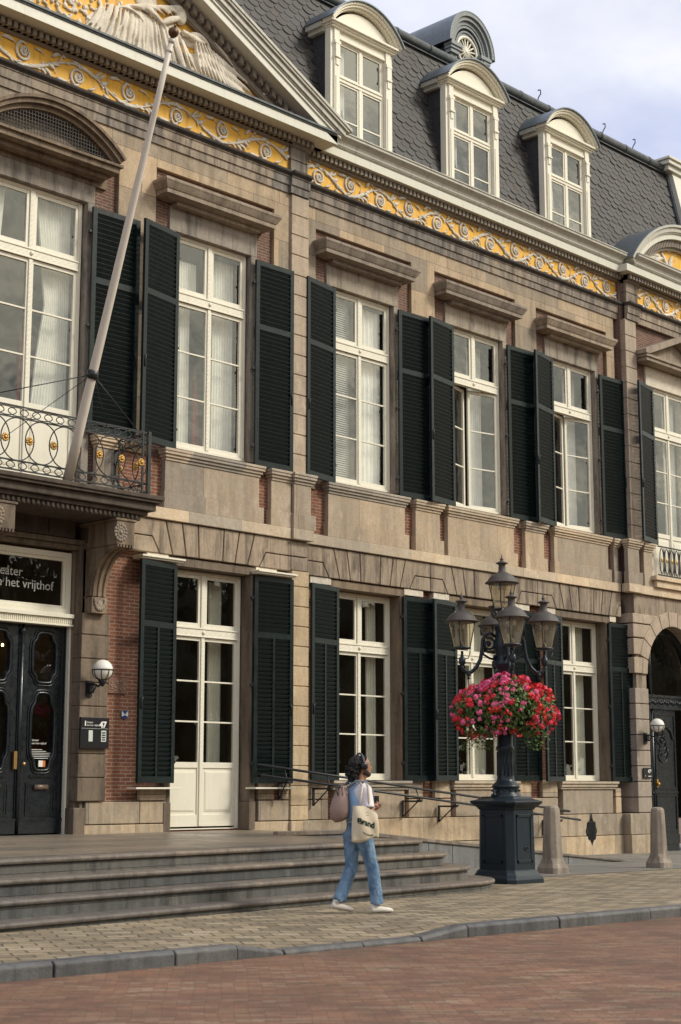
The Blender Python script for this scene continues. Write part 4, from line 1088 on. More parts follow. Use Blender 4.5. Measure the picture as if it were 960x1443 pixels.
# ridge roll / upper gutter
m = MB(); 
m.tube([(XR0, RT[0] - .10, RT[1] - .02), (XR1 - .1, RT[0] - .10, RT[1] - .02)], .085, 10)
m.box(XR0, XR1 - .05, RT[0] - .07, RT[0] + .35, RT[1] + .03, RT[1] + .10)
m.prism([(RT[0] - .12, RT[1] - .15), (RT[0] - .02, RT[1] + .03), (RT[0] + .1, RT[1] + .03), (RT[0] + .0, RT[1] - .15)], XR0, XR1 - .1, 'x')
x = 16
while x < XR1 - .5: m.tube([(x, RT[0] - .10, RT[1] - .02), (x + .05, RT[0] - .10, RT[1] - .02)], .097, 10); x += 1.05
obj('ridge_gutter', m, M['lead'], RF)
for x in (27.35, 29.45, 32.05, 33.35):
    m = MB(); m.tube([(x, RT[0] + .05, RT[1] + .08), (x + .02, RT[0] + .02, RT[1] + .22), (x + .06, RT[0] - .02, RT[1] + .30), (x + .0, RT[0] - .06, RT[1] + .36), (x - .08, RT[0] - .05, RT[1] + .33)], .014, 6)
    obj('roof_hook', m, M['iron'], RF)
# parapet closing the roof at its right end
m = MB()
P = [(RB[0] - .25, 13.5), (RT[0] - .22, RT[1] - .1), (RT[0] + .5, RT[1] - .1), (3.2, 13.5)]
m.prism(P, XR1 + .03, XR1 + .50, 'x'); m.box(XR1 - .25, XR1 + .72, RT[0] - .30, RT[0] + .9, RT[1] - .10, RT[1] + .02); m.box(XR1 - .33, XR1 + .80, RT[0] - .38, RT[0] + .95, RT[1] + .022, RT[1] + .12); m.box(XR1 - .38, XR1 + .85, RT[0] - .43, RT[0] + 1, RT[1] + .122, RT[1] + .18)
obj('roof_parapet', m, M['fascia'], B, bevel=.01)
m = MB(); m.prism([(RB[0] - .1, 13.5), (RT[0] - .1, RT[1] - .12), (RT[0] + .1, RT[1] - .12), (RB[0] + .1, 13.5)], XR1 - .05, XR1 + .025, 'x'); obj('lead_flashing', m, M['lead'], RF)
m = MB(); m.box(26.6, 27.3, 3.2, 3.9, 16.9, 19.9) if False else m.box(24.2, 24.9, 3.6, 4.4, 16.9, 20.2); m.box(24.1, 25.0, 3.5, 4.5, 20.2, 20.35); 
obj('chimney', m, M['brick_old'], RF)

# ================================================================ DORMERS
def dormer(cx_, w_=1.75):
    y = .12; x0, x1 = cx_ - w_ / 2, cx_ + w_ / 2; zb, ze = 13.45, 15.86
    yb = 1.0
    f = MB()
    f.box(x0, x0 + .22, y, y + .16, zb, ze); f.box(x1 - .22, x1, y, y + .16, zb, ze); f.box(x0 + .22, x1 - .22, y, y + .16, ze - .14, ze)
    for a in (x0 + .075, x1 - .215):     # pilaster strips with consoles
        f.box(a, a + .14, y - .04, y, zb, ze); f.box(a - .012, a + .152, y - .075, y - .002, ze - .30, ze - .24)
        f.box(a + .01, a + .13, y - .07, y - .041, ze - .52, ze - .30); f.box(a - .005, a + .145, y - .085, y - .002, ze - .56, ze - .52)
        f.box(a + .03, a + .11, y - .06, y - .041, ze - .70, ze - .56); f.box(a + .03, a + .11, y - .055, y - .041, zb + .3, ze - .9)
    f.box(x0 + .23, x1 - .23, y - .02, y + .1, ze - .17, ze - .12)
    for (e, z0, z1) in ((.02, ze, ze + .03), (.05, ze + .032, ze + .065), (.10, ze + .067, ze + .105)):
        f.box(x0 - e, x1 + e, y - .06 - e, y + .14, z0, z1)
    # arched gable: hood rise
    hw = w_ / 2 + .13; rise = .52; r_ = (hw * hw + rise * rise) / (2 * rise); zc_ = ze + .12 + rise - r_; am_ = math.asin(hw / r_)
    arcband(f, cx_, zc_, r_ - .045, r_, y - .20, y + .12, -am_, am_, 26); arcband(f, cx_, zc_, r_ - .085, r_ - .045, y - .16, y + .12, -am_, am_, 26); arcband(f, cx_, zc_, r_ - .12, r_ - .085, y - .10, y + .12, -am_ * .98, am_ * .98, 26)
    P = [(cx_ + (r_ - .17) * math.sin(t_), zc_ + (r_ - .17) * math.cos(t_)) for t_ in [am_ * .95 * (1 - 2 * i / 20) for i in range(21)]]
    f.prism(P, y - .02, y + .1, 'y')
    D = obj('dormer', f, M['white'], B, bevel=.006)
    # cheeks
    for a in (x0 + .03, x1 - .08):
        c_ = MB()
        c_.prism([(y + .05, zb), (y + .05, ze), (yb, ze), (yb, zb)], a, a + .05, 'x')
        for j in range(15): 
            for i in range(5): c_.box(a - .008 if a < cx_ else a + .045, a + .005 if a < cx_ else a + .058, y + .17 + i * .2 + (j % 2) * .08, y + .36 + i * .2 + (j % 2) * .08, zb + .1 + j * .155, zb + .252 + j * .155)
        obj('slate_cheek', c_, M['slatec'], D)
    # zinc barrel roof with overhanging eaves
    r2 = MB(); N = 24; y0_, y1_ = y - .25, yb + .55
    vs = []; 
    for yy in (y0_, y1_):
        for rr in (r_ + .022, r_ + .001):
            for i in range(N + 1): t_ = -am_ * 1.01 + 2 * am_ * 1.01 * i / N; vs.append((cx_ + rr * math.sin(t_), yy, zc_ + rr * math.cos(t_)))
    K = N + 1; fs = []
    for i in range(N):
        fs += [(i, i + 1, 2 * K + i + 1, 2 * K + i), (K + i, 3 * K + i, 3 * K + i + 1, K + i + 1), (i, K + i, K + i + 1, i + 1), (2 * K + i, 2 * K + i + 1, 3 * K + i + 1, 3 * K + i)]
    fs += [(0, 2 * K, 3 * K, K), (N, K + N, 3 * K + N, 2 * K + N)]
    r2.add(vs, fs); obj('zinc_roof', r2, M['zinc'], D)
    for a, b, c2, d2 in ((x0 - .13, x0 + .03, x0 - .07, x0 + .02), (x1 - .03, x1 + .13, x1 - .02, x1 + .07)):
        e_ = MB(); e_.box(a, b, y + .14, yb + .2, ze + .02, ze + .11); e_.box(c2, d2, y + .14, yb + .2, ze - .06, ze + .021); obj('eaves_board', e_, M['cornice'], D)
    # window
    g = MB(); wf = MB(); a, b, yy = x0 + .225, x1 - .225, y + .04; xm = cx_
    wf.box(a, a + .05, yy, yy + .08, zb, ze - .14); wf.box(b - .05, b, yy, yy + .08, zb, ze - .14); wf.box(a + .05, b - .05, yy, yy + .08, ze - .20, ze - .14)
    zt = 14.98; wf.box(a + .05, b - .05, yy - .01, yy + .08, zt - .06, zt + .04); wf.box(a + .05, b - .05, yy - .03, yy - .01, zt + .0, zt + .03)
    wf.box(xm - .038, xm + .038, yy - .005, yy + .08, zb, zt - .06); wf.box(xm - .038, xm + .038, yy - .005, yy + .08, zt + .04, ze - .20)
    for (p, q) in ((a + .05, xm - .045), (xm + .045, b - .05)):
        frame_rect(wf, p, q, zt + .045, ze - .202, yy + .012, yy + .06, .035); frame_rect(wf, p, q, zb + .1, zt - .065, yy + .012, yy + .06, .035)
        wf.box(p + .035, q - .035, yy + .016, yy + .05, 14.20, 14.228)
        g.quad((p, yy + .035, zb), (q, yy + .035, zb), (q, yy + .035, ze - .20), (p, yy + .035, ze - .20))
    WN = obj('dormer_window', wf, M['white'], D, bevel=.004); obj('pane', g, M['glass_dorm'], D, fix=False)
    k = MB(); 
    k.quad((x0 + .2, .9, 13.5), (x1 - .2, .9, 13.5), (x1 - .2, .9, 15.8), (x0 + .2, .9, 15.8)); obj('attic_room', k, M['roomlight'], D, fix=False)
    q = curtain(D, x0 + .33, x0 + .60, 13.5, 15.6, .36, waves=3)
    return D
M['slatec'] = stone('dark_slate', (.045, .045, .052), None, soot=.2, rough=.5, warm=.05)
for c in (22.62, 26.02, 29.38): dormer(c)
# cut the roof behind the dormers is hidden: room walls sit in front of the slope
# grey oculus dormer higher up
def oculus(cx_, y, w_, zb, zs, rise):
    f = MB(); x0, x1 = cx_ - w_ / 2, cx_ + w_ / 2
    r_ = w_ / 2; zc_ = zs
    N = 30
    def ring(r0, r1, ya, yb_): arcband(f, cx_, zc_, r0, r1, ya, yb_, -math.pi / 2, math.pi / 2, N)
    ring(.34, r_ - .2, y + .03, y + .12); 
    for (r0, r1, ya) in ((r_ + .08, r_ + .16, -.16), (r_, r_ + .08, -.11), (r_ - .08, r_, -.05), (r_ - .22, r_ - .08, .0)): ring(r0, r1, y + ya, y + .12)
    for (r0, r1, ya) in ((.42, .47, .0), (.47, .52, -.03)): ring(r0, r1, y + ya, y + .12)
    f.box(x0, x1, y + .03, y + .12, zb, zs - .36); f.box(x0, cx_ - .34, y + .03, y + .12, zs - .36, zs); f.box(cx_ + .34, x1, y + .03, y + .12, zs - .36, zs)
    for a in (x0, x1 - .18): f.box(a, a + .18, y - .02, y + .03, zb, zs - .14); f.box(a - .05, a + .23, y - .08, y + .1, zs - .22, zs - .14); f.box(a - .08, a + .26, y - .11, y + .1, zs - .138, zs - .08); f.box(a - .1, a + .28, y - .14, y + .1, zs - .078, zs - .001)
    D = obj('oculus_dormer', f, M['greywood'], B, bevel=.004)
    k = MB(); 
    k.tube([(cx_ + .34 * math.cos(t_), y + .03, zs + .30 * math.sin(t_)) for t_ in [2 * math.pi * i / 28 for i in range(28)]], .035, 8, closed=True)
    for i in range(8): t_ = math.pi * i / 8 + .2; k.tube([(cx_ - .33 * math.cos(t_), y + .04, zs - .30 * math.sin(t_)), (cx_ + .33 * math.cos(t_), y + .04, zs + .30 * math.sin(t_))], .018, 6)
    k.ball((cx_, y + .03, zs), .06, .03, .06, 8, 6); obj('wheel_window', k, M['white'], D)
    g = MB(); g.add([(cx_ + .33 * math.cos(t_), y + .06, zs + .29 * math.sin(t_)) for t_ in [2 * math.pi * i / 24 for i in range(24)]], [tuple(range(24))]); obj('pane', g, plain('dark_attic_glass', (.02, .025, .03), .1), D, fix=False)
    z_ = MB(); vs = []; rr = r_ + .18
    for yy in (y - .17, y + 3.6):
        for i in range(N + 1): t_ = -math.pi / 2 * 1.02 + math.pi * 1.02 * i / N; vs.append((cx_ + rr * math.sin(t_), yy, zc_ + rr * math.cos(t_)))
    K = N + 1
    for yy in (y - .17, y + 3.6):
        for i in range(N + 1): t_ = -math.pi / 2 * 1.02 + math.pi * 1.02 * i / N; vs.append((cx_ + (rr - .02) * math.sin(t_), yy, zc_ + (rr - .02) * math.cos(t_)))
    fs = []
    for i in range(N): fs += [(i, i + 1, K + i + 1, K + i), (2 * K + i, 3 * K + i, 3 * K + i + 1, 2 * K + i + 1), (i, 2 * K + i, 2 * K + i + 1, i + 1)]
    fs += [(0, K, 3 * K, 2 * K), (N, 2 * K + N, 3 * K + N, K + N)]
    z_.add(vs, fs); obj('zinc_roof', z_, M['zinc'], D)
    c_ = MB(); c_.box(x1 - .1, x1 - .02, y + .1, y + 3.5, zb, zs + .02); obj('slate_cheek', c_, M['slatec'], D); c_ = MB(); c_.box(x0 + .02, x0 + .1, y + .1, y + 3.5, zb, zs + .02)
    for j in range(8):
        for i in range(13): c_.box(x0 + .004, x0 + .03, y + .12 + i * .26 + (j % 2) * .1, y + .365 + i * .26 + (j % 2) * .1, zs - .22 - j * .2, zs - .03 - j * .2)
    obj('slate_cheek', c_, M['slatec'], D)
oculus(27.30, 1.35, 1.22, 16.3, 17.55, .5)

WARP = False
# ================================================================ STREET
SLP = -.00625
def gz(x, z=0.0): return z + SLP * (x - 12)
def paver(name, c1, c2, mort, bw, rh, ms, rot, var=.5, bumpd=.02, extra=None, rough=.85):
    m, nt, b, out = newmat(name); t = NT(nt); p = t.pos()
    mp = t.n('ShaderNodeMapping'); mp.inputs['Rotation'].default_value = (0, 0, rot); t.l(p, mp.inputs[0])
    wob = t.n('ShaderNodeTexNoise'); t.l(p, wob.inputs['Vector']); wob.inputs['Scale'].default_value = 1.3; wob.inputs['Detail'].default_value = 2
    ad = t.n('ShaderNodeVectorMath', operation='MULTIPLY_ADD'); t.l(wob.outputs['Color'], ad.inputs[0]); ad.inputs[1].default_value = (.09, .09, 0); t.l(mp.outputs[0], ad.inputs[2])
    br = t.n('ShaderNodeTexBrick'); t.l(ad.outputs[0], br.inputs['Vector']); br.inputs['Scale'].default_value = 1
    br.inputs['Brick Width'].default_value = bw; br.inputs['Row Height'].default_value = rh; br.inputs['Mortar Size'].default_value = ms; br.inputs['Mortar Smooth'].default_value = .5
    br.inputs['Color1'].default_value = (0, 0, 0, 1); br.inputs['Color2'].default_value = (1, 1, 1, 1); br.inputs['Mortar'].default_value = (.5, .5, .5, 1)
    tone = t.ramp(br.outputs['Color'], [(0, c1), (.35, tuple((a + b_) / 2 for a, b_ in zip(c1, c2))), (.7, c2), (1, extra or dk(c2, 1.25))])
    n1 = t.noise(p, .7, 5, .65); n2 = t.noise(p, 26, 5, .7); n3 = t.noise(p, 4, 4, .6)
    c = t.mix(t.ramp(n1, [(.35, 0), (.7, var)]), tone, dk(c1, .62)); c = t.mix(t.ramp(n2, [(.35, .45), (.6, 0)]), c, dk(c1, .5)); c = t.mix(t.ramp(n3, [(.5, 0), (.75, .3)]), c, dk(c2, 1.3))
    c = t.mix(br.outputs['Fac'], c, mort)
    sp_ = t.noise(p, 7.5, 2, .5); c = t.mix(t.ramp(sp_, [(.70, 0), (.73, .7)]), c, (.07, .06, .05))     # gum and oil spots
    ms = t.noise(p, 2.1, 4, .6); c = t.mix(t.math('MULTIPLY', t.ramp(ms, [(.5, 0), (.62, .8)]), br.outputs['Fac']), c, (.07, .09, .03))   # moss in the joints
    t.l(c, b.inputs['Base Color']); b.inputs['Roughness'].default_value = rough
    h = t.math('SUBTRACT', t.math('MULTIPLY', n2, .25), t.math('MULTIPLY', br.outputs['Fac'], 1.0)); t.bump(h, .7, bumpd, b); return m
M['road'] = paver('red_brown_clinker_road', (.14, .072, .045), (.29, .14, .078), (.13, .075, .05), .20, .062, .006, R(42), .85, .02, (.33, .25, .17))
M['pave'] = paver('yellow_grey_cobbles', (.17, .135, .09), (.36, .285, .18), (.08, .062, .04), .30, .20, .013, R(28), .55, .03, (.42, .35, .25))
M['slabs'] = stone('blue_grey_paving_slabs', (.235, .215, .19), None, soot=.45, rough=.55, warm=.3)
def slabmat(name, base, w_, h_, rough=.6, soot=.45):
    m, nt, b, out = newmat(name); t = NT(nt); p = t.pos()
    br = t.n('ShaderNodeTexBrick'); t.l(p, br.inputs['Vector']); br.inputs['Scale'].default_value = 1; br.inputs['Brick Width'].default_value = w_; br.inputs['Row Height'].default_value = h_; br.inputs['Mortar Size'].default_value = .009
    br.inputs['Color1'].default_value = (.75, .78, .8, 1); br.inputs['Color2'].default_value = (1.15, 1.1, 1.03, 1); br.inputs['Mortar'].default_value = (.35, .33, .3, 1)
    n1 = t.noise(p, 1.1, 6, .68); n2 = t.noise(p, 22, 5, .7)
    c = t.mix(t.ramp(n1, [(.35, 0), (.68, soot)]), base, dk(base, .45)); c = t.mix(t.ramp(n2, [(.35, .4), (.6, 0)]), c, dk(base, .55)); c = t.mix(1.0, c, br.outputs['Color'], 'MULTIPLY')
    t.l(c, b.inputs['Base Color']); t.l(t.ramp(n1, [(.3, rough - .12), (.7, rough + .2)]), b.inputs['Roughness']); h = t.math('SUBTRACT', t.math('MULTIPLY', n2, .4), br.outputs['Fac']); t.bump(h, .4, .008, b); return m
M['landing'] = slabmat('landing_slabs', (.25, .21, .165), 1.25, .8, .33)
M['greyslab'] = slabmat('grey_pavement_slabs', (.24, .225, .20), .9, .6, .6)
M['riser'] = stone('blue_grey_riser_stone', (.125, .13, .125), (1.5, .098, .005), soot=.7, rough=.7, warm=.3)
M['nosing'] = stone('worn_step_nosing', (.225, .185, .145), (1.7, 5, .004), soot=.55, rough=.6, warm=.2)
M['kerb'] = stone('blue_stone_kerb', (.105, .108, .11), None, soot=.6, rough=.6, warm=.12)
# one ground sheet out to the horizon, the road paving
m = MB(); X0, X1, Y0, Y1 = -400, 420, -420, 300
m.quad((X0, Y0, -.425), (X1, Y0, -.425), (X1, Y1, -.425), (X0, Y1, -.425)) 
obj('ground', m, M['road'], kind='structure', fix=False)
def sheet(name, pts, mat, z):
    mb = MB(); mb.add([(x, y, gz(x, z)) for x, y in pts], [tuple(range(len(pts)))]); return obj(name, mb, mat, kind='structure', fix=False)
m = MB(); xs = [-30, 0, 20, 40, 58]
for a, b in zip(xs, xs[1:]): m.quad((a, -60, gz(a, -.11)), (b, -60, gz(b, -.11)), (b, -10.4, gz(b, -.11)), (a, -10.4, gz(a, -.11)))
obj('road', m, M['road'], kind='structure', fix=False)
m = MB(); gx = [-30, 0, 5, 9.6, 9.8, 10.0, 10.3, 11.3, 12.2, 12.5, 12.8, 13.0, 18, 30, 58]; gy = [-10.30, -10.24, -9.9, -9.5, -9.1, -8.7, 3]
def dip(x, y):
    t_ = max(0, min(1, (y + 10.24) / 1.5)); k = 0 if x < 9.7 or x > 12.9 else (x - 9.7) / .6 if x < 10.3 else (12.9 - x) / .7 if x > 12.2 else 1
    return -.075 * k * (1 - t_) 
for j_ in range(len(gy)):
    for i_ in range(len(gx)): m.v.append((gx[i_], gy[j_], gz(gx[i_], dip(gx[i_], gy[j_]))))
n_ = len(gx); m.f = [[j_ * n_ + i_, j_ * n_ + i_ + 1, (j_ + 1) * n_ + i_ + 1, (j_ + 1) * n_ + i_] for j_ in range(len(gy) - 1) for i_ in range(n_ - 1)]
obj('pavement', m, M['pave'], kind='structure', fix=False)
sheet('footpath', [(17.9, -5.15), (58, -4.2), (58, 3), (17.9, 3)], M['greyslab'], .006)
# kerb stones; the dropped stretch in the middle is lower
def kerbz(x):
    if x < 9.7 or x > 12.9: return 0.015
    if x < 10.3: return .015 - .08 * (x - 9.7) / .6
    if x > 12.2: return -.065 + .08 * (x - 12.2) / .7
    return -.065
rk_ = random.Random(3); cuts = [-6, -4.2, -2.3, -.4, 1.4, 3.1, 4.9, 6.6, 7.75, 9.0, 9.72, 10.3, 11.35, 12.2, 12.92, 14.5, 16.3, 18.1, 20, 22, 24, 26, 28, 30, 32, 34, 36, 38]
KB = thing('kerb', 'row of long blue-grey kerb stones between cobbled pavement and red brick road', 'kerb', (14, -10.35, -.1)); KB['kind'] = 'structure'
for a, b in zip(cuts, cuts[1:]):
    m = MB(); j = rk_.uniform(-.008, .008); g = .007
    vs = []
    for x in (a + g, b - g):
        zt = gz(x, kerbz(x)); zb = gz(x, -.3)
        vs += [(x, -10.43 + j, zb), (x, -10.43 + j, zt - .025), (x, -10.40 + j, zt), (x, -10.24, zt), (x, -10.24, zb)]
    m.add(vs, [(0, 1, 2, 3, 4), (9, 8, 7, 6, 5)] + [(i, i + 5, (i + 1) % 5 + 5, (i + 1) % 5) for i in range(5)])
    obj('kerb_stone', m, M['kerb'], KB, bevel=.012)
# ---- steps
ST_ = thing('stone_steps', 'four long worn grey stone steps with rounded corner rising to the entrance landing', 'steps', (10, -6, 0)); 
CX_, CY_ = 17.36, -5.50; TR = .345; R4 = .36; SK = .115
def outline(r, x_left=-4, back=-2.62, ins=0):
    """front line slanting by SK, round right corner, straight back to the ramp"""
    r = r - ins; n = 14; a0 = -math.pi / 2 + math.atan(SK); P = []
    for i in range(n + 1):
        a = a0 + (0 - a0) * i / n; P.append((CX_ + r * math.cos(a), CY_ + r * math.sin(a)))
    x, y = P[0]; L = [(x_left, y - (x - x_left) * SK)] + P + [(CX_ + r, back)]
    return L
Z4 = .648; RS = (Z4 - .105) / 3
for k in range(4):
    r = R4 + TR * (3 - k); zt = .105 + RS * k; zb = -.25 if k == 0 else .105 + RS * (k - 1) - .02
    body = outline(r, ins=.045); nose = outline(r)
    back = [(CX_ + .1, .06), (-4, .06)] if k == 3 else None
    tail = [(CX_ - .3, -2.62), (CX_ - .3, -2.62 - 1.2), (-4, -8.35 + 1.4 * 1 + .0)] 
    def close(L): return L + ([(L[-1][0], .0), (-4, .0)] if k == 3 else [(-4, -2.62)])
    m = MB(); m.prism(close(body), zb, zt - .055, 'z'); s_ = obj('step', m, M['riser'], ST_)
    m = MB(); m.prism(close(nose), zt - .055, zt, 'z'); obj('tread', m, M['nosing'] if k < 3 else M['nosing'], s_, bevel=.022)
L = outline(R4, ins=.34); m = MB(); m.add([(x, y, Z4 + .003) for x, y in L[:-1]] + [(L[-1][0], 0.02, Z4 + .003), (-4, .02, Z4 + .003)], [tuple(range(len(L) + 1))]); obj('landing', m, M['landing'], ST_, fix=False)
# ---- ramp
m = MB(); xr0, xr1 = 19.35, 27.7; zr1 = gz(27.7, .01)
m.prism([(CX_ + R4 - .02, -.3), (xr1 + .3, -.3), (xr1 + .3, zr1 - .03), (xr1, zr1), (xr0, Z4), (CX_ + R4 - .02, Z4)], -2.50, .05, 'y'); obj('ramp', m, M['landing'], kind='structure')
RW = thing('ramp_wall', 'low sloping side wall of blue-grey stone slabs behind the lamp pedestal', 'ramp wall', (22, -2.56, 0))
m = MB()
xs_ = [17.8, 18.9, 19.35, 20.3, 21.45, 22.1, 23.2, 24.4, 25.6, 26.8, 27.6]
def rz_(x): return Z4 if x < xr0 else Z4 + (zr1 - Z4) * (x - xr0) / (xr1 - xr0)
for a, b in zip(xs_, xs_[1:]): m.prism([(a + .006, -.3), (b - .006, -.3), (b - .006, rz_(b) - .02), (a + .006, rz_(a) - .02)], -2.58, -2.51, 'y')
obj('slab_facing', m, stone('blue_stone_slab', (.21, .215, .205), None, soot=.35, rough=.7, warm=.12), RW, bevel=.006)
m = MB(); m.prism([(17.75, Z4 - .02), (xr0, Z4 - .02), (xr1, zr1 - .03), (xr1 + .15, zr1 + .0), (xr0, Z4 + .05), (17.75, Z4 + .05)], -2.61, -2.49, 'y'); obj('coping', m, M['nosing'], RW, bevel=.01)
# ---- far side of the square: trees added out of view to darken pane reflections
m = MB(); rt = random.Random(9)
for i in range(34):
    x = -30 + i * 5 + rt.uniform(-1, 1); y = -54 + rt.uniform(-3, 3); h_ = rt.uniform(15, 18)
    m.tube([(x, y, -.4), (x, y, h_ * .6)], [.3, .15], 6)
    for j in range(7): m.ball((x + rt.uniform(-2, 2), y + rt.uniform(-1.5, 1.5), h_ * rt.uniform(.22, .82)), rt.uniform(1.9, 2.8), n=10, m=7)
    for j in range(420):
        a, b_ = rt.uniform(0, 6.28), rt.uniform(-1, 1); rr = rt.uniform(.5, 1) ** .5
        c = Vector((x + 3.4 * rr * math.cos(a) * math.sqrt(1 - b_ * b_), y + 3 * rr * math.sin(a) * math.sqrt(1 - b_ * b_), h_ * .62 + h_ * .36 * rr * b_)); u = Vector((rt.uniform(-1, 1), rt.uniform(-1, 1), rt.uniform(-1, 1))).normalized(); v = u.orthogonal().normalized(); q = .5
        m.quad(c - u * q, c - v * q, c + u * q, c + v * q)
obj('added_tree_row', m, plain('dark_foliage', (.10, .10, .06), .9), kind='stuff', fix=False)
# ================================================================ STREET LAMP
LX, LY = 19.70, -5.67; LZ = gz(LX)
def octa(hw, ch): return [(-hw + ch, -hw), (hw - ch, -hw), (hw, -hw + ch), (hw, hw - ch), (hw - ch, hw), (-hw + ch, hw), (-hw, hw - ch), (-hw, -hw + ch)]
def ostack(mb, levels, cx_, cy_):
    """levels: (half width, chamfer, z)"""
    vs = []; n = 8
    for (hw, ch, z) in levels: vs += [(cx_ + p[0], cy_ + p[1], z) for p in octa(hw, ch)]
    fs = []
    for i in range(len(levels) - 1):
        for k in range(n): fs.append((i * n + k, i * n + (k + 1) % n, (i + 1) * n + (k + 1) % n, (i + 1) * n + k))
    fs += [tuple(range(n - 1, -1, -1)), tuple(range(len(vs) - n, len(vs)))]
    mb.add(vs, fs)
LT = thing('street_lamp', 'tall dark cast-iron street lamp with five glass lanterns on a panelled pedestal, girdled by flowers', 'street lamp', (LX, LY, LZ))
m = MB(); z = LZ
ostack(m, [(.44, .10, z - .05), (.44, .10, z + .06), (.43, .10, z + .09), (.40, .10, z + .12), (.375, .09, z + .17), (.36, .09, z + .19), (.345, .09, z + .20), (.335, .09, z + 1.10)], LX, LY)
ostack(m, [(.345, .09, z + 1.102), (.36, .09, z + 1.13), (.38, .09, z + 1.15), (.43, .10, z + 1.19), (.445, .10, z + 1.215), (.44, .10, z + 1.235), (.38, .10, z + 1.25), (.33, .09, z + 1.27), (.30, .09, z + 1.30)], LX, LY)
for sx, sy in ((1, 0), (-1, 0), (0, 1), (0, -1)):   # panel mouldings on the four faces
    def f_(a, o, zz): return (LX + (sx * (.34 + o) if sx else a), LY + (sy * (.34 + o) if sy else a), zz)
    for (w_, o, z0, z1) in ((.19, .012, .30, 1.03), ):
        for (a0, a1, b0, b1) in ((-w_, w_, z0, z0 + .05), (-w_, w_, z1 - .04, z1), (-w_, -w_ + .035, z0, z1), (w_ - .035, w_, z0, z1)):
            P = [f_(a0, -.01, z + b0), f_(a1, -.01, z + b0), f_(a1, o, z + b0), f_(a0, o, z + b0), f_(a0, -.01, z + b1), f_(a1, -.01, z + b1), f_(a1, o, z + b1), f_(a0, o, z + b1)]
            m.add(P, [(0, 1, 2, 3), (4, 5, 6, 7), (0, 1, 5, 4), (1, 2, 6, 5), (2, 3, 7, 6), (3, 0, 4, 7)])
    m.tube([f_(-.14, .005, z + 1.18), f_(-.05, .06, z + 1.215), f_(.05, .06, z + 1.215), f_(.14, .005, z + 1.18)], .03, 6)
m.tube([(LX + .04 * math.cos(a) + .04, LY - .352, z + .52 + .025 * math.sin(a)) for a in [2 * math.pi * i / 14 for i in range(14)]], .008, 6, closed=True)
obj('pedestal', m, M['lampblue'], LT, bevel=.006)
m = MB()
prof = [(.24, 1.28), (.24, 1.31), (.215, 1.34), (.20, 1.36), (.20, 1.42), (.215, 1.44), (.225, 1.455), (.20, 1.475), (.185, 1.50), (.15, 1.53), (.135, 1.56), (.13, 1.60), (.125, 2.0), (.14, 2.02), (.14, 2.06), (.122, 2.08), (.112, 2.7), (.125, 2.72), (.125, 2.78), (.11, 2.8), (.10, 3.25), (.12, 3.28), (.155, 3.33), (.17, 3.36), (.145, 3.39), (.115, 3.42), (.12, 3.50), (.15, 3.60), (.155, 3.68), (.13, 3.76), (.12, 3.86), (.145, 3.92), (.15, 3.96), (.06, 3.99), (.045, 4.02), (.045, 4.10), (.09, 4.13), (.09, 4.15)]
m.lathe([(r, z + h) for r, h in prof], (LX, LY, 0), 20)
for i in range(12):
    a = 2 * math.pi * i / 12; m.tube([(LX + .128 * math.cos(a), LY + .128 * math.sin(a), z + 1.62), (LX + .124 * math.cos(a), LY + .124 * math.sin(a), z + 1.98)], .012, 5)
    m.ball((LX + .215 * math.cos(a), LY + .215 * math.sin(a), z + 1.39), .018, n=6, m=4)
for sg in (-1, 1):
    m.lathe([(.03, 1.30), (.035, 1.34), (.015, 1.36), (.022, 1.385), (.004, 1.41)], (LX + sg * .29, LY - .29 * sg * 0, z), 8)
obj('column', m, M['lampblue'], LT)
def lantern(cx_, cy_, zb, s=.95):
    n = 8
    f = MB(); H = .43 * s; rb, rt_ = .135 * s, .225 * s
    f.lathe([(rb * .5, -.03), (rb * 1.1, -.015), (rb * 1.12, .01), (rb * .9, .012)], (cx_, cy_, zb), 16)
    for i in range(4):
        a = 2 * math.pi * i / 4 + .5
        f.tube([(cx_ + rb * math.cos(a), cy_ + rb * math.sin(a), zb), (cx_ + rt_ * math.cos(a), cy_ + rt_ * math.sin(a), zb + H)], .008, 5)
    top = zb + H
    L = obj('lantern', f, M['lampblue'], LT)
    g = MB(); vs = []; 
    for (r_, zz) in ((rb * .98, zb + .01), (rt_ * .98, top)):
        for k in range(16): a = 2 * math.pi * k / 16; vs.append((cx_ + r_ * math.cos(a), cy_ + r_ * math.sin(a), zz))
    g.add(vs, [(k, (k + 1) % 16, 16 + (k + 1) % 16, 16 + k) for k in range(16)]); obj('glass', g, M['glass_lamp'], L, fix=False)
    r = MB()
    r.lathe([(rt_ * .95, -.012), (rt_ * 1.08, -.01), (rt_ * 1.27, .0), (rt_ * 1.28, .014), (rt_ * 1.12, .035), (rt_ * 1.06, .06), (rt_ * .92, .10), (rt_ * .70, .14), (rt_ * .45, .168), (rt_ * .33, .18), (rt_ * .27, .20), (rt_ * .25, .29), (rt_ * .28, .305), (rt_ * .45, .318), (rt_ * .46, .328), (rt_ * .30, .345), (rt_ * .14, .36), (rt_ * .10, .375), (rt_ * .16, .39), (rt_ * .07, .405), (rt_ * .05, .43), (.004, .47)], (cx_, cy_, top), 20)
    obj('roof_cap', r, M['capbrown'], L)
    b = MB()
    for i in range(4): a = 1.57 * i; b.ball((cx_ + .05 * math.cos(a), cy_ + .05 * math.sin(a), top - .07), .028, .028, .045, 8, 6)
    b.tube([(cx_ + .06, cy_, zb), (cx_ + .05, cy_ + .02, zb + .08), (cx_ - .03, cy_, zb + .10), (cx_ - .02, cy_, top)], .007, 5)
    obj('bulb', b, plain('frosted_bulb', (.7, .66, .55), .3), L)
    return L
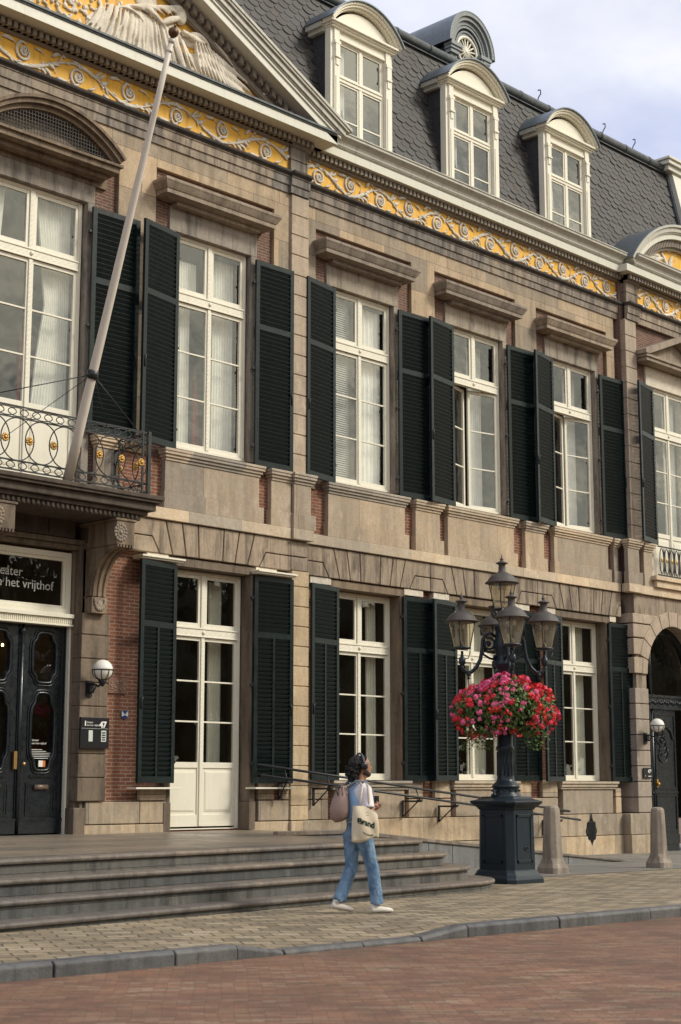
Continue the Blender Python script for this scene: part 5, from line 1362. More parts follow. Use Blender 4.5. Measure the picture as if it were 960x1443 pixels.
M['capbrown'] = paint('weathered_lantern_cap', (.065, .055, .048), .55, .3, .4, (.12, .10, .08), 14)
A0 = R(-46)      # arms: first pair roughly square to the line of sight
AR = .66
for i in range(4):
    a = A0 + i * math.pi / 2 + .10; ux, uy = math.cos(a), math.sin(a)
    m = MB()
    def P(r_, h_): return (LX + ux * r_, LY + uy * r_, z + h_)
    main = [(.12, 3.78), (.20, 3.84), (.28, 3.82), (.33, 3.72), (.34, 3.58), (.37, 3.42), (.44, 3.29), (.52, 3.22), (.60, 3.22), (.66, 3.28), (AR, 3.36)]
    m.tube([P(*q) for q in main], [.022, .026, .026, .026, .028, .03, .03, .03, .028, .028, .03], 8)
    sp = [P(.235 + .11 * (1 - .75 * t_) * math.cos(8.2 * t_ + 1.2), 3.66 + .11 * (1 - .75 * t_) * math.sin(8.2 * t_ + 1.2)) for t_ in [k / 22 for k in range(23)]]
    m.tube(sp, [.022 - .008 * k / 22 for k in range(23)], 7); m.ball(P(.235, 3.66), .035)
    m.tube([P(.12, 3.42), P(.22, 3.44), P(.32, 3.50), P(.34, 3.6)], .018, 6); m.ball(P(.14, 3.46), .03)
    m.tube([P(.34, 3.80), P(.36, 3.88), P(.35, 3.95)], [.02, .014, .005], 6)
    m.lathe([(.0, -.12), (.025, -.10), (.012, -.07), (.035, -.05), (.03, -.0)], P(.56, 3.22), 8)
    m.lathe([(.03, .0), (.055, .04), (.055, .12), (.03, .14), (.022, .18), (.022, .23)], P(AR, 3.32), 10)
    m.tube([P(AR, 3.42), P(AR - .10, 3.44), P(AR - .13, 3.54)], .008, 5); m.tube([P(AR, 3.42), P(AR + .10, 3.44), P(AR + .13, 3.54)], .008, 5)
    obj('arm', m, M['lampblue'], LT)
    lantern(LX + ux * AR, LY + uy * AR, z + 3.60)
m = MB()
for i in range(4):
    a = A0 + i * math.pi / 2 + .85
    m.tube([(LX + math.cos(a) * r_, LY + math.sin(a) * r_, z + h_) for r_, h_ in ((.05, 4.02), (.11, 4.06), (.13, 4.13), (.09, 4.17))], .012, 6)
m.tube([(LX - .10 + .06 * (1 - t_) * math.cos(8 * t_), LY + .1, z + 4.12 + .08 * (1 - t_) * math.sin(8 * t_)) for t_ in [k / 16 for k in range(17)]], .012, 6)
obj('scroll_bracket', m, M['lampblue'], LT)
lantern(LX, LY, z + 4.22)
# ---- flower baskets round the column
FB = thing('flower_basket', 'round hanging baskets of pink and red geraniums girdling the street lamp column', 'flower basket', (LX, LY, z + 2.2))
rf = random.Random(21); fz_ = z + 2.62
vdir = math.atan2(-.692, -.722)                # towards the camera
rgt = Vector((.692, -.722, 0)); fwd_ = Vector((.722, .692, 0))
def cup(c, rx, rz_):
    m = MB(); m.lathe([(.02, -rz_), (rx * .6, -rz_ * .8), (rx * .9, -rz_ * .3), (rx, 0), (rx * .8, .02)], c, 14); return m
lobes = [(-.38, -.26, -.03, .40, .36), (.02, -.34, .08, .44, .42), (.40, -.12, -.02, .38, .38), (-.34, .30, 0, .42, .34), (.32, .32, 0, .42, .34), (-.05, .0, .10, .45, .36)]
m = MB()
for (a, b, dz, rx, rz_) in lobes[:5]:
    c = Vector((LX, LY, fz_ - .05 + dz)) + rgt * a * .8 + fwd_ * b * .8; q = cup((c.x, c.y, c.z), .27, .22); m.add(q.v, q.f, True)
obj('basket', m, M['iron'], FB)
def shellpt(k=None, rmin=.9):
    a, b, dz, rx, rz_ = lobes[k if k is not None else rf.choices(range(6), (5, 6, 5, 2, 2, 3))[0]]
    d = Vector((rf.gauss(0, 1), rf.gauss(0, 1), rf.gauss(.25, 1))).normalized(); r_ = rf.uniform(rmin, 1.08)
    p = Vector((LX, LY, fz_ + dz)) + rgt * (a + d.x * rx * r_) + fwd_ * (b + d.y * rx * r_) + Vector((0, 0, d.z * rz_ * r_))
    return p, (rgt * d.x + fwd_ * d.y + Vector((0, 0, d.z)))
def inside(p):
    q = p - Vector((LX, LY, fz_)); x, y = q.dot(rgt), q.dot(fwd_)
    for (a, b, dz, rx, rz_) in lobes:
        if ((x - a) / rx) ** 2 + ((y - b) / rx) ** 2 + ((q.z - dz) / rz_) ** 2 < .62: return True
    return False
lv = [MB(), MB()]
def leafq(mb, p, d, s):
    d = (d + Vector((rf.uniform(-1, 1), rf.uniform(-1, 1), rf.uniform(-.6, 1))) * .8).normalized(); u = d.orthogonal().normalized(); v = d.cross(u)
    a = rf.uniform(0, 6.28); u, v = u * math.cos(a) + v * math.sin(a), v * math.cos(a) - u * math.sin(a)
    P = [p + u * s * math.cos(t_) + v * s * math.sin(t_) * .9 + d * (.25 * s if i % 2 else 0) for i, t_ in enumerate([2 * math.pi * k / 6 for k in range(6)])]
    mb.add(P, [tuple(range(6))])
for i in range(5200):
    p, d = shellpt(rmin=.45); 
    leafq(lv[i % 2], p, d, rf.uniform(.018, .036))
for i in range(520):   # trailing shoots under the baskets
    x = rf.choice((-.62, -.45, -.30, .35, .5)) + rf.gauss(0, .06); p = Vector((LX, LY, fz_ - .33 - rf.random() ** 1.6 * .28)) + rgt * x + fwd_ * rf.uniform(-.5, -.1)
    leafq(lv[i % 2], p, Vector((0, 0, 1)), rf.uniform(.012, .026))
obj('leaves', lv[0], plain('geranium_leaf', (.055, .10, .022), .6), FB, fix=False, kind='stuff'); obj('leaves', lv[1], plain('light_geranium_leaf', (.12, .20, .04), .6), FB, fix=False, kind='stuff')
pk, rd, dp = MB(), MB(), MB()
def blossom(mb, p, d, s):
    d = d.normalized(); u = d.orthogonal().normalized(); v = d.cross(u)
    for k in range(11):       # little florets of five petals gathered into a head
        q = Vector((rf.gauss(0, 1), rf.gauss(0, 1), rf.gauss(0, 1))).normalized(); q = (q + d * .5).normalized(); c = p + q * s * .75
        e = q.orthogonal().normalized(); g_ = q.cross(e); a0 = rf.uniform(0, 6)
        for j in range(4):
            a = a0 + j * 1.5708; t_ = e * math.cos(a) + g_ * math.sin(a); w_ = q.cross(t_); r_ = s * .5
            mb.add([c, c + t_ * r_ * .6 + w_ * r_ * .42 + q * .004, c + t_ * r_ + q * .002, c + t_ * r_ * .6 - w_ * r_ * .42 + q * .004], [(0, 1, 2, 3)])
cnt = 0
while cnt < 470:
    p, d = shellpt(rmin=.98)
    if inside(p) or (d.z < -.55 and rf.random() < .6): continue
    q = p - Vector((LX, LY, fz_)); x = q.dot(rgt); y = q.dot(fwd_)
    if .16 < x < .36 and q.z < .08 and y < 0 and rf.random() < .85: continue
    pp = .74 if -.5 < x < .24 else .15
    if x < -.5: pp = .22
    mb = pk if rf.random() < pp else (rd if rf.random() < .7 else dp)
    blossom(mb, p + d * .03, d, rf.uniform(.028, .060)); cnt += 1
for i in range(12):
    p = Vector((LX, LY, fz_ - .42)) + rgt * rf.uniform(-.66, -.4) + fwd_ * rf.uniform(-.4, -.2) + Vector((0, 0, rf.uniform(-.05, .12))); blossom(dp, p, Vector((0, 0, 1)), .035)
obj('pink_blossoms', pk, plain('pink_petal', (.88, .15, .34), .6, var=.3, scale=4), FB, fix=False, kind='stuff'); obj('red_blossoms', rd, plain('red_petal', (.75, .03, .06), .6, var=.3, scale=4), FB, fix=False, kind='stuff'); obj('scarlet_blossoms', dp, plain('scarlet_petal', (.80, .05, .035), .6, var=.3, scale=4), FB, fix=False, kind='stuff')

# ================================================================ BOLLARDS
def bollard(x, y, H, lab, W_=1.0):
    z = gz(x); t = MB(); vs = []; n = 8
    lv_ = [(.255, .02), (.25, .10), (.205, .17), (.185, .26), (.150, H - .10), (.142, H - .05), (.115, H - .015), (.06, H)]
    for (hw, h_) in lv_:
        hw *= W_; ch = hw * .50 if h_ > .2 else hw * .28
        vs += [(x + p[0], y + p[1], z + h_ - .06 * (h_ < .03)) for p in octa(hw, ch)]
    fs = []
    for i in range(len(lv_) - 1):
        for k in range(n): fs.append((i * n + k, i * n + (k + 1) % n, (i + 1) * n + (k + 1) % n, (i + 1) * n + k))
    fs += [tuple(range(n - 1, -1, -1)), tuple(range(len(vs) - n, len(vs)))]
    t.add(vs, fs); o = obj('bollard', t, M['bollard'], bevel=.012, label=lab, cat='bollard', group='stone bollards along the pavement'); return o
M['bollard'] = stone('bollard_granite', (.34, .285, .22), None, soot=.5, warm=.2)
bollard(22.47, -4.50, 1.15, 'tapered stone bollard close behind the street lamp pedestal', .86)
bollard(25.70, -4.56, 1.11, 'tapered stone bollard before the arched gate, apart from the street lamp', .78)

# ================================================================ FLAGPOLE
PX = 14.556
b0 = Vector((PX, -1.10, 6.13)); b1 = Vector((PX + .01, -3.42, 12.72)); d = (b1 - b0).normalized()
FP = thing('flagpole', 'white wooden flagpole leaning out from the balcony with a dark ball finial', 'flagpole', b0)
m = MB(); m.tube([b0 + d * (i / 8 * (b1 - b0).length) for i in range(9)], [.082 - .040 * (i / 8) for i in range(9)], 14); m.tube([b1 - d * .16, b1 - d * .12], .050, 12); m.tube([b1 - d * .02, b1 + d * .05], .048, 12)
obj('pole', m, M['pole'], FP)
m = MB(); c = b1 + d * .15; m.ball(c, .085, .085, .085, 12, 8); m.tube([b1 + d * .05, b1 + d * .12], .03, 8); m.tube([c + d * .07, c + d * .14], [.03, .004], 8); obj('finial', m, plain('dull_gilt_ball', (.10, .055, .025), .4, .6, .5, 20), FP)
m = MB(); c = b0 + d * 1.72; m.tube([c - d * .07, c + d * .07], .092, 12); m.ball(c + Vector((.08, 0, -.02)), .03); m.ball(c + Vector((-.08, 0, -.02)), .03); obj('clamp', m, M['iron'], FP)
m = MB()
for e in (Vector((12.8, -1.12, 7.16)), Vector((16.1, -.95, 7.18)), Vector((13.9, -.1, 6.8))): m.tube([c, e], .009 if e.y < -.5 else .006, 5)
m.tube([c + Vector((.02, 0, 0)), Vector((15.3, -1.12, 7.1))], .005, 5)
obj('guy_wire', m, M['iron'], FP)

# ================================================================ HANDRAIL ON THE RAMP
WARP = True; ZREP = 1.2
HR = thing('handrail', 'black double metal handrail on triangular brackets sloping down along the facade', 'handrail', (24, -.45, .6))
def rz1(x): return 1.83 + (x - 19.4) * (.906 - 1.83) / (28.675 - 19.4)
m = MB(); m.tube([(19.35, -.42, rz1(19.35)), (23, -.42, rz1(23)), (28.7, -.42, rz1(28.7))], .024, 10)
m.tube([(28.7, -.42, rz1(28.7)), (28.72, -.30, rz1(28.7)), (28.72, -.10, rz1(28.7))], .024, 8); obj('top_rail', m, M['iron'], HR)
m = MB(); m.tube([(19.35, -.52, rz1(19.35) - .19), (28.95, -.52, rz1(28.95) - .17)], .024, 10); obj('lower_rail', m, M['iron'], HR)
for x in (20.0, 21.1, 23.6, 24.7, 26.4, 28.2):
    m = MB(); zz = rz1(x) - .24; y_ = -.06 if x > 20.86 else YP - .05
    m.box(x - .022, x + .022, y_ - .03, y_ + .0, zz - .34, zz); m.box(x - .02, x + .02, -.56, y_ - .001, zz - .035, zz)
    m.tube([(x, y_ - .01, zz - .33), (x, -.47, zz - .02)], .014, 6); m.tube([(x, -.52, zz), (x, -.42, rz1(x) - .02)], .013, 6)
    m.box(x - .05, x + .05, -.56, -.48, zz - .005, zz + .02); obj('bracket', m, M['iron'], HR)

# ================================================================ WALL LAMPS, PLATES
ZREP = None
def wall_lamp(x, y, zc_, lab, s=1.0):
    T = thing('wall_lamp', lab, 'wall lamp', (x, y, zc_ - .3), group=None)
    c = Vector((x + .02, y - .34, zc_)); r_ = .165 * s
    m = MB(); m.ball(c, r_, n=20, m=14); obj('globe', m, M['globe'], T)
    m = MB()
    for i in range(8):
        a = 2 * math.pi * i / 8; m.tube([c + Vector((r_ * 1.03 * math.cos(t_) * math.cos(a), r_ * 1.03 * math.cos(t_) * math.sin(a), r_ * 1.03 * math.sin(t_))) for t_ in [-k * math.pi / 2 / 8 for k in range(9)]], .007, 5)
    m.tube([c + Vector((r_ * 1.04 * math.cos(a), r_ * 1.04 * math.sin(a), 0)) for a in [2 * math.pi * k / 24 for k in range(24)]], .009, 5, closed=True)
    m.lathe([(.02, -.10), (.05, -.05), (.07, -.01), (.05, .02)], c - Vector((0, 0, r_)), 10)
    obj('cage', m, M['iron'], T)
    m = MB(); m.box(x - .06, x + .06, y - .03, y, zc_ - .42, zc_ - .16); m.tube([(x, y - .03, zc_ - .25), (x, y - .12, zc_ - .21), (x + .01, y - .25, zc_ - .26), c - Vector((0, 0, r_ + .03))], .018, 7)
    m.tube([(x, y - .03, zc_ - .36), (x, y - .14, zc_ - .34), (x, y - .20, zc_ - .26)], .012, 6); m.box(x - .045, x + .045, y - .10, y - .03, zc_ - .36, zc_ - .2); obj('bracket', m, M['iron'], T)
M['globe'] = plain('white_opal_glass', (.80, .77, .68), .25, 0, .05)
wall_lamp(15.80, YP, 3.31, 'round white caged globe lamp beside the entrance portal above the number plate')
wall_lamp(31.90, YP - .02, 2.86, 'round white caged globe lamp at the arched gate on the right')
def plate(name, x0, x1, z0, z1, y, mat, lab, cat, base=.02):
    T = thing(name, lab, cat, ((x0 + x1) / 2, y, z0)); m = MB(); m.box(x0, x1, y - base, y, z0, z1); obj('plate', m, mat, T, bevel=.003); return T
T = plate('number_plate', 15.62, 16.19, 2.06, 2.56, YP - .03, M['black'], 'black plate with white number 47 and intercom panels beside the dark entrance doors', 'plate', .035)
m = MB(); text_mesh(m, '47', .135, 16.13, YP - .067, 2.40, .004, .006, 'RIGHT'); obj('lettering', m, M['whiteplate'], T, fix=False); m = MB(); text_mesh(m, 'theater', .042, 15.74, YP - .067, 2.465, .002, 0); text_mesh(m, 'aan het vrijthof', .042, 15.74, YP - .067, 2.42, .002, 0); m.box(15.70, 15.722, YP - .069, YP - .066, 2.42, 2.50)
obj('lettering', m, M['whiteplate'], T, fix=False)
m = MB(); m.box(15.78, 15.86, YP - .070, YP - .065, 2.17, 2.35); m.box(16.03, 16.13, YP - .070, YP - .065, 2.17, 2.35); m.box(15.64, 16.17, YP - .068, YP - .065, 2.378, 2.382); obj('name_tags', m, plain('pale_green_tag', (.55, .62, .55), .5), T)
m = MB()
for i in range(4): m.box(16.045, 16.115, YP - .073, YP - .070, 2.19 + i * .038, 2.21 + i * .038)
obj('tag_lines', m, M['black'], T)
T = plate('stone_plaque', 16.30, 16.68, 2.98, 3.24, YR + .099, plain('plaque_stone', (.20, .11, .075), .8, 0, .3, 30), 'small reddish relief plaque on the brick strip beside the globe lamp', 'plaque', .03)
m = MB()
for i in range(26): m.ball((16.34 + rf.random() * .3, YR + .068, 3.02 + rf.random() * .18), .025, .012, .012, 6, 4)
obj('relief', m, plain('plaque_relief', (.30, .22, .16), .8), T)
T = thing('monument_shield', 'small blue and white enamel shield on the brick strip', 'shield sign', (16.66, YR + .08, 2.56))
m = MB(); P = [(16.60, 2.70), (16.60, 2.60), (16.665, 2.55), (16.73, 2.60), (16.73, 2.70)]; m.prism(P, YR + .08, YR + .099, 'y'); obj('shield', m, plain('blue_enamel', (.03, .07, .20), .3), T)
m = MB(); m.prism([(16.60, 2.70), (16.665, 2.63), (16.60, 2.60)], YR + .074, YR + .079, 'y'); m.prism([(16.73, 2.70), (16.73, 2.60), (16.665, 2.63)], YR + .074, YR + .079, 'y'); obj('shield_field', m, plain('white_enamel', (.7, .7, .68), .3), T)
T = plate('house_number', 31.74, 32.10, 1.64, 1.88, YP - .04, M['black'], 'small black plate with white 47B beside the arched gate', 'plate', .02)
m = MB(); text_mesh(m, '47', .12, 32.04, YP - .063, 1.76, .004, .003, 'RIGHT'); text_mesh(m, 'b', .06, 32.045, YP - .063, 1.80, .004, 0); m.box(31.80, 31.82, YP - .064, YP - .06, 1.68, 1.70); m.box(31.92, 32.06, YP - .064, YP - .06, 1.675, 1.69); obj('lettering', m, M['whiteplate'], T, fix=False)

WARP = False
# ================================================================ WALKER
PXY = Vector((13.39, -8.43, 0)); PZ = gz(13.38)
def loft(mb, rings, n=14):
    """rings: (centre, rx (fore-aft), ry (side), tilt dir) -> closed tube with elliptical sections, horizontal unless axis given"""
    vs = []
    for i, (c, rx, ry) in enumerate(rings):
        c = Vector(c); a = Vector(rings[min(i + 1, len(rings) - 1)][0]) - Vector(rings[max(i - 1, 0)][0]); a.normalize()
        u = Vector((1, 0, 0)) - a * a.x; 
        if u.length < .3: u = Vector((0, 0, -1)) - a * -a.z
        u.normalize(); v = a.cross(u)
        for k in range(n): t_ = 2 * math.pi * k / n; vs.append(c + u * rx * math.cos(t_) + v * ry * math.sin(t_))
    fs = []
    for i in range(len(rings) - 1):
        for k in range(n): fs.append((i * n + k, i * n + (k + 1) % n, (i + 1) * n + (k + 1) % n, (i + 1) * n + k))
    fs += [tuple(range(n - 1, -1, -1)), tuple(range(len(vs) - n, len(vs)))]
    mb.add(vs, fs, True)
def place(mb, yaw=0.0):
    q = MB(); c_, s_ = math.cos(yaw), math.sin(yaw)
    q.v = [(PXY.x + v[0] * c_ - v[1] * s_, PXY.y + v[0] * s_ + v[1] * c_, PZ + v[2]) for v in mb.v]; q.f = mb.f; q.sm = mb.sm; return q
YAW = R(-20)
PR = bpy.data.objects.new('tmp', None); bpy.data.objects.remove(PR)
skin = plain('brown_skin', (.33, .165, .095), .55); 
# local frame: +x forward, +y the far (left) side, z up
fr = {'hip': (.02, -.09, .90), 'knee': (.15, -.085, .50), 'ank': (.21, -.085, .09)}      # near (right) leg forward
bk = {'hip': (-.02, .09, .90), 'knee': (-.04, .08, .49), 'ank': (-.20, .08, .128)}
body = MB()
loft(body, [((0, 0, .86), .11, .15), ((.0, 0, .98), .105, .15), ((.01, 0, 1.12), .10, .135), ((.02, 0, 1.28), .115, .16), ((.02, 0, 1.38), .105, .185), ((.02, 0, 1.44), .07, .12), ((.03, 0, 1.48), .055, .06), ((.045, 0, 1.56), .052, .055)], 18)
loft(body, [((.05, 0, 1.52), .055, .05), ((.072, 0, 1.555), .080, .062), ((.066, 0, 1.62), .092, .074), ((.06, 0, 1.68), .098, .078), ((.05, 0, 1.735), .075, .062), ((.045, 0, 1.76), .03, .025)], 18)
body.ball((.172, 0, 1.625), .026, .015, .028, 8, 6)              # nose
body.ball((.158, 0, 1.585), .02, .027, .012, 8, 6); body.ball((.15, 0, 1.555), .025, .03, .022, 8, 6)     # mouth, chin
for sy in (-1, 1): body.ball((.045, sy * .083, 1.63), .022, .012, .034, 8, 6); body.ball((.140, sy * .034, 1.65), .018, .016, .012, 8, 6)
for leg in (fr, bk):
    h, k_, a = (Vector(leg[q]) for q in ('hip', 'knee', 'ank')); loft(body, [(h, .085, .08), (h.lerp(k_, .5), .07, .066), (k_, .052, .05), (k_.lerp(a, .3), .055, .05), (a, .036, .034)])
    body.ball(a + Vector((0, 0, -.025)), .034, .032, .036, 8, 6)
def arm(sh, el, wr, sy):
    sh, el, wr = Vector(sh), Vector(el), Vector(wr)
    loft(body, [(sh, .052, .05), (sh.lerp(el, .5), .044, .042), (el, .038, .037), (el.lerp(wr, .35), .040, .036), (wr, .025, .023)], 12)
    d = (wr - el).normalized(); sd_ = Vector((0, 1, 0)); up = d.cross(sd_).normalized() * -1
    if up.z < 0: up = -up
    pc = wr + d * .055; body.ball(pc, .045, .038, .020, 10, 7)
    for i, (o, L) in enumerate(((-.028, .062), (-.010, .072), (.009, .068), (.027, .052))):
        b_ = wr + d * .085 + sd_ * o; m1 = b_ + d * L * .5 + up * .012; t_ = m1 + d * L * .22 + up * .034; body.tube([b_, m1, t_], [.0095, .009, .007], 7)
    th = wr + d * .03 + sd_ * (-.035 * sy); body.tube([th, th + d * .035 + sd_ * (-.02 * sy) + up * .015, th + d * .06 + sd_ * (-.008 * sy) + up * .04], [.012, .011, .008], 7)
    return wr + d * .09 + up * .03
hand = arm((.02, -.195, 1.36), (.01, -.235, 1.11), (.15, -.11, 1.18), -1)
arm((.03, .195, 1.36), (.02, .23, 1.10), (.24, .14, 1.15), 1)
P_ = obj('person', place(body, YAW), skin, remesh=.011, label='person in blue jeans and white t-shirt with dark curly hair, walking past the steps', cat='person')
def wear(name, mb, mat, rm=.012): return obj(name, place(mb, YAW), mat, P_, remesh=rm)
# jeans
j = MB()
loft(j, [((.0, 0, .80), .10, .13), ((-.01, 0, .88), .125, .168), ((0, 0, .95), .118, .160), ((.0, 0, 1.03), .11, .145)], 18)
for leg in (fr, bk):
    h, k_, a = (Vector(leg[q]) for q in ('hip', 'knee', 'ank')); e = a + (k_ - a).normalized() * .02
    loft(j, [(h + Vector((-.01, 0, .0)), .108, .096), (h.lerp(k_, .35), .098, .088), (h.lerp(k_, .7), .080, .076), (k_, .074, .070), (k_.lerp(e, .5), .074, .068), (k_.lerp(e, .92), .076, .066), (e, .079, .066)], 16)
for leg in (fr, bk):
    h, k_, a = (Vector(leg[q]) for q in ('hip', 'knee', 'ank'))
    for t_ in (.04, .12, .55, .68, .80, .90, .97): c = k_.lerp(a, t_); j.tube([c + Vector((.07 * math.cos(w_), .062 * math.sin(w_), .014 * math.sin(2 * w_ + t_ * 9))) for w_ in [2 * math.pi * q / 14 for q in range(14)]], .009, 5, closed=True)
jm, nt_, b_, o_ = newmat('faded_denim'); t = NT(nt_); p = t.pos()
n1 = t.noise(t.scale(p, 1, 1, .5), 9, 5, .65); n2 = t.noise(p, 120, 2); t.l(t.mix(t.ramp(n1, [(.35, 0), (.7, 1)]), (.07, .15, .27), (.25, .38, .52)), b_.inputs['Base Color']); b_.inputs['Roughness'].default_value = .9; t.bump(t.math('ADD', t.noise(t.scale(p, 1, 1, .6), 16, 3), t.math('MULTIPLY', n2, .2)), 1.0, .04, b_)
wear('jeans', j, jm)
# denim bib over the back, white t-shirt
s = MB()
loft(s, [((0, 0, 1.02), .112, .148), ((.01, 0, 1.14), .112, .145), ((.02, 0, 1.28), .124, .168), ((.02, 0, 1.37), .118, .192), ((.02, 0, 1.43), .085, .14), ((.025, 0, 1.465), .062, .075)], 20)
for sy in (-1, 1):
    a = Vector((.02, sy * .17, 1.375)); e = Vector((.02, sy * .24, 1.17)); loft(s, [(a + Vector((0, -sy * .05, .02)), .07, .07), (a, .075, .07), (a.lerp(e, .5), .072, .066), (e, .074, .066)], 14)
wear('tshirt', s, plain('white_cotton', (.74, .70, .72), .85))
s = MB()
loft(s, [((-.006, 0, 1.0), .118, .152), ((-.002, 0, 1.14), .118, .148), ((.0, 0, 1.28), .125, .148), ((-.005, 0, 1.36), .118, .125), ((-.005, 0, 1.43), .085, .095), ((.0, 0, 1.45), .07, .08)], 20)
wear('denim_vest', s, plain('pale_blue_denim', (.30, .48, .70), .9, 0, .2, 14))
# shoes
shm = plain('cream_canvas_shoe', (.66, .61, .53), .7)
for (a, pitch) in ((Vector(fr['ank']), 0), (Vector(bk['ank']), -10)):
    c_, s_ = math.cos(R(pitch)), math.sin(R(pitch)); s = MB()
    def sh(dx, dz): return a + Vector((dx * c_ - dz * s_ * 0, 0, dx * s_ + dz))
    loft(s, [(sh(-.085, -.045), .035, .035), (sh(-.06, -.048), .042, .040), (sh(.02, -.05), .040, .042), (sh(.10, -.058), .034, .048), (sh(.165, -.064), .028, .045), (sh(.195, -.068), .015, .03)], 14)
    loft(s, [(sh(-.03, -.04), .05, .04), (sh(-.03, .02), .042, .038)], 12)
    wear('shoe', s, shm, .009)
# hair: loose curls to the shoulders
h_ = MB(); rh = random.Random(4)
h_.ball((.055, 0, 1.722), .062, .070, .048, 12, 8)
for i in range(70): a_ = rh.uniform(-1.3, 1.3); h_.ball((.045 + .062 * math.cos(a_), .074 * math.sin(a_), 1.735 + rh.uniform(-.022, .018)), rh.uniform(.008, .013), n=6, m=5)
h_.ball((.020, 0, 1.675), .094, .086, .094, 16, 12); h_.ball((-.030, 0, 1.61), .075, .080, .10, 14, 10); h_.ball((-.050, 0, 1.53), .06, .07, .06, 12, 8)
for i in range(600):
    a = rh.uniform(0, 6.283); v = rh.uniform(-1, 1); d = Vector((math.cos(a) * math.sqrt(1 - v * v), math.sin(a) * math.sqrt(1 - v * v), v))
    if d.x > .35 and d.z < .55: continue
    c = Vector((.0, 0, 1.66)) + Vector((d.x * .098, d.y * .094, d.z * .100))
    if d.z < -.1: c += Vector((-.045, 0, -.10 * rh.random()))
    h_.ball(c, rh.uniform(.007, .016), n=6, m=5)
wear('hair', h_, plain('black_curls', (.006, .0045, .004), .8), .006)
bd = MB(); bd.ball((.115, 0, 1.553), .058, .060, .040, 12, 8); bd.ball((.075, 0, 1.565), .06, .075, .035, 12, 8); bd.ball((.085, -.06, 1.575), .04, .014, .035, 8, 6); bd.ball((.085, .06, 1.575), .04, .014, .035, 8, 6); bd.ball((.165, 0, 1.60), .012, .026, .006, 8, 5)
wear('beard', bd, plain('dark_beard', (.02, .013, .010), .8), .008)
def place_thing(name, label, cat, parts):
    zs = min(v[2] for _, mb, _ in parts for v in mb.v); T = thing(name, label, cat, (PXY.x, PXY.y, PZ + zs))
    for n_, mb, mt in parts: obj(n_, place(mb, YAW), mt, T)
    return T
hp = MB(); hp.tube([(.03 + .0 * k, .112 * math.cos(t_), 1.665 + .125 * math.sin(t_)) for k, t_ in enumerate([math.pi * i / 16 for i in range(17)])], .013, 8)
cu = MB()
for sy in (-1, 1): cu.ball((.035, sy * .115, 1.645), .045, .026, .052, 12, 8)
place_thing('headphones', 'dark over-ear headphones worn on the curly hair of the walker', 'headphones', [('headband', hp, plain('grey_headband', (.06, .065, .08), .4)), ('ear_cup', cu, M['black'])])
# backpack on the back, hung low
bp = MB(); tau = plain('taupe_backpack_cloth', (.30, .21, .175), .85, 0, .25, 14, .9)
loft(bp, [((-.235, .0, .98), .07, .09), ((-.25, 0, 1.02), .12, .145), ((-.25, 0, 1.12), .125, .15), ((-.235, 0, 1.24), .105, .13), ((-.215, 0, 1.33), .075, .095), ((-.20, 0, 1.40), .045, .06), ((-.20, 0, 1.425), .05, .06)], 18)
for i in range(10): a = 2 * math.pi * i / 10; bp.tube([(-.205 + .045 * math.cos(a), .06 * math.sin(a), 1.41), (-.225 + .085 * math.cos(a), .11 * math.sin(a), 1.30)], [.014, .006], 6)
st = MB()
for sy in (-1, 1): st.tube([(-.16, sy * .07, 1.40), (-.06, sy * .10, 1.475), (.06, sy * .11, 1.465), (.135, sy * .115, 1.36), (.12, sy * .14, 1.2), (-.06, sy * .155, 1.08), (-.18, sy * .11, 1.04)], .017, 7, 1.0)
kn = MB(); kn.tube([(-.26, -.02, 1.42), (-.33, -.05, 1.38), (-.30, -.07, 1.30), (-.27, -.04, 1.36)], .008, 5); kn.tube([(-.26 + .03 * math.cos(a), .0 + .05 * math.sin(a), 1.405) for a in [2 * math.pi * i / 12 for i in range(12)]], .009, 5, closed=True)
for q_ in (bp, kn):
    q_.v = [(-.11 + (v[0] + .11) * .86, v[1] * .88, 1.42 + (v[2] - 1.42) * .88) for v in q_.v]
place_thing('backpack', 'taupe drawstring cloth backpack on the back of the walker', 'backpack', [('bag_body', bp, tau), ('shoulder_strap', st, plain('grey_strap', (.12, .14, .17), .8)), ('drawstring', kn, M['black'])])
# tote bag on the near shoulder
tb = MB(); nx, nz = 12, 12; yc = -.275
def tote(u, v, side):
    x = -.215 + .31 * u + .03 * (1 - v) * (u - .4); zt_ = 1.20 - .17 * max(0, (u - .45)) ** 1.0 * 1.0; z_ = .82 + (zt_ - .82) * v - .03 * math.sin(u * 5.0 + .5) * (1 - v) 
    bul = .045 * math.sin(math.pi * u) ** .6 * math.sin(math.pi * min(1, (1 - v) * .8 + .12)) if 0 < u < 1 else 0
    return (x + .02, yc + side * (.006 + bul) + .012 * math.sin(9 * u + 4 * v), z_)
for sd2 in (-1, 1):
    vs = [tote(i / nx, j_ / nz, sd2) for j_ in range(nz + 1) for i in range(nx + 1)]
    tb.add(vs, [(j_ * (nx + 1) + i, j_ * (nx + 1) + i + 1, (j_ + 1) * (nx + 1) + i + 1, (j_ + 1) * (nx + 1) + i) for j_ in range(nz) for i in range(nx)], True)
for e in range(nx):      # close bottom and sides
    a, b = tote(e / nx, 0, -1), tote((e + 1) / nx, 0, -1); c, d_ = tote((e + 1) / nx, 0, 1), tote(e / nx, 0, 1); tb.quad(a, b, c, d_)
for e in range(nz):
    for u in (0, 1): a, b = tote(u, e / nz, -1), tote(u, (e + 1) / nz, -1); c, d_ = tote(u, (e + 1) / nz, 1), tote(u, e / nz, 1); tb.quad(a, b, c, d_)
hd = MB()
for dx in (-.10, .02): hd.tube([(-.02 + dx, yc - .01, 1.175), (-.005 + dx * .8, -.268, 1.33), (.015 + dx * .6, -.225, 1.425), (.02 + dx * .5, -.13, 1.455)], .012, 6)
pr = MB()
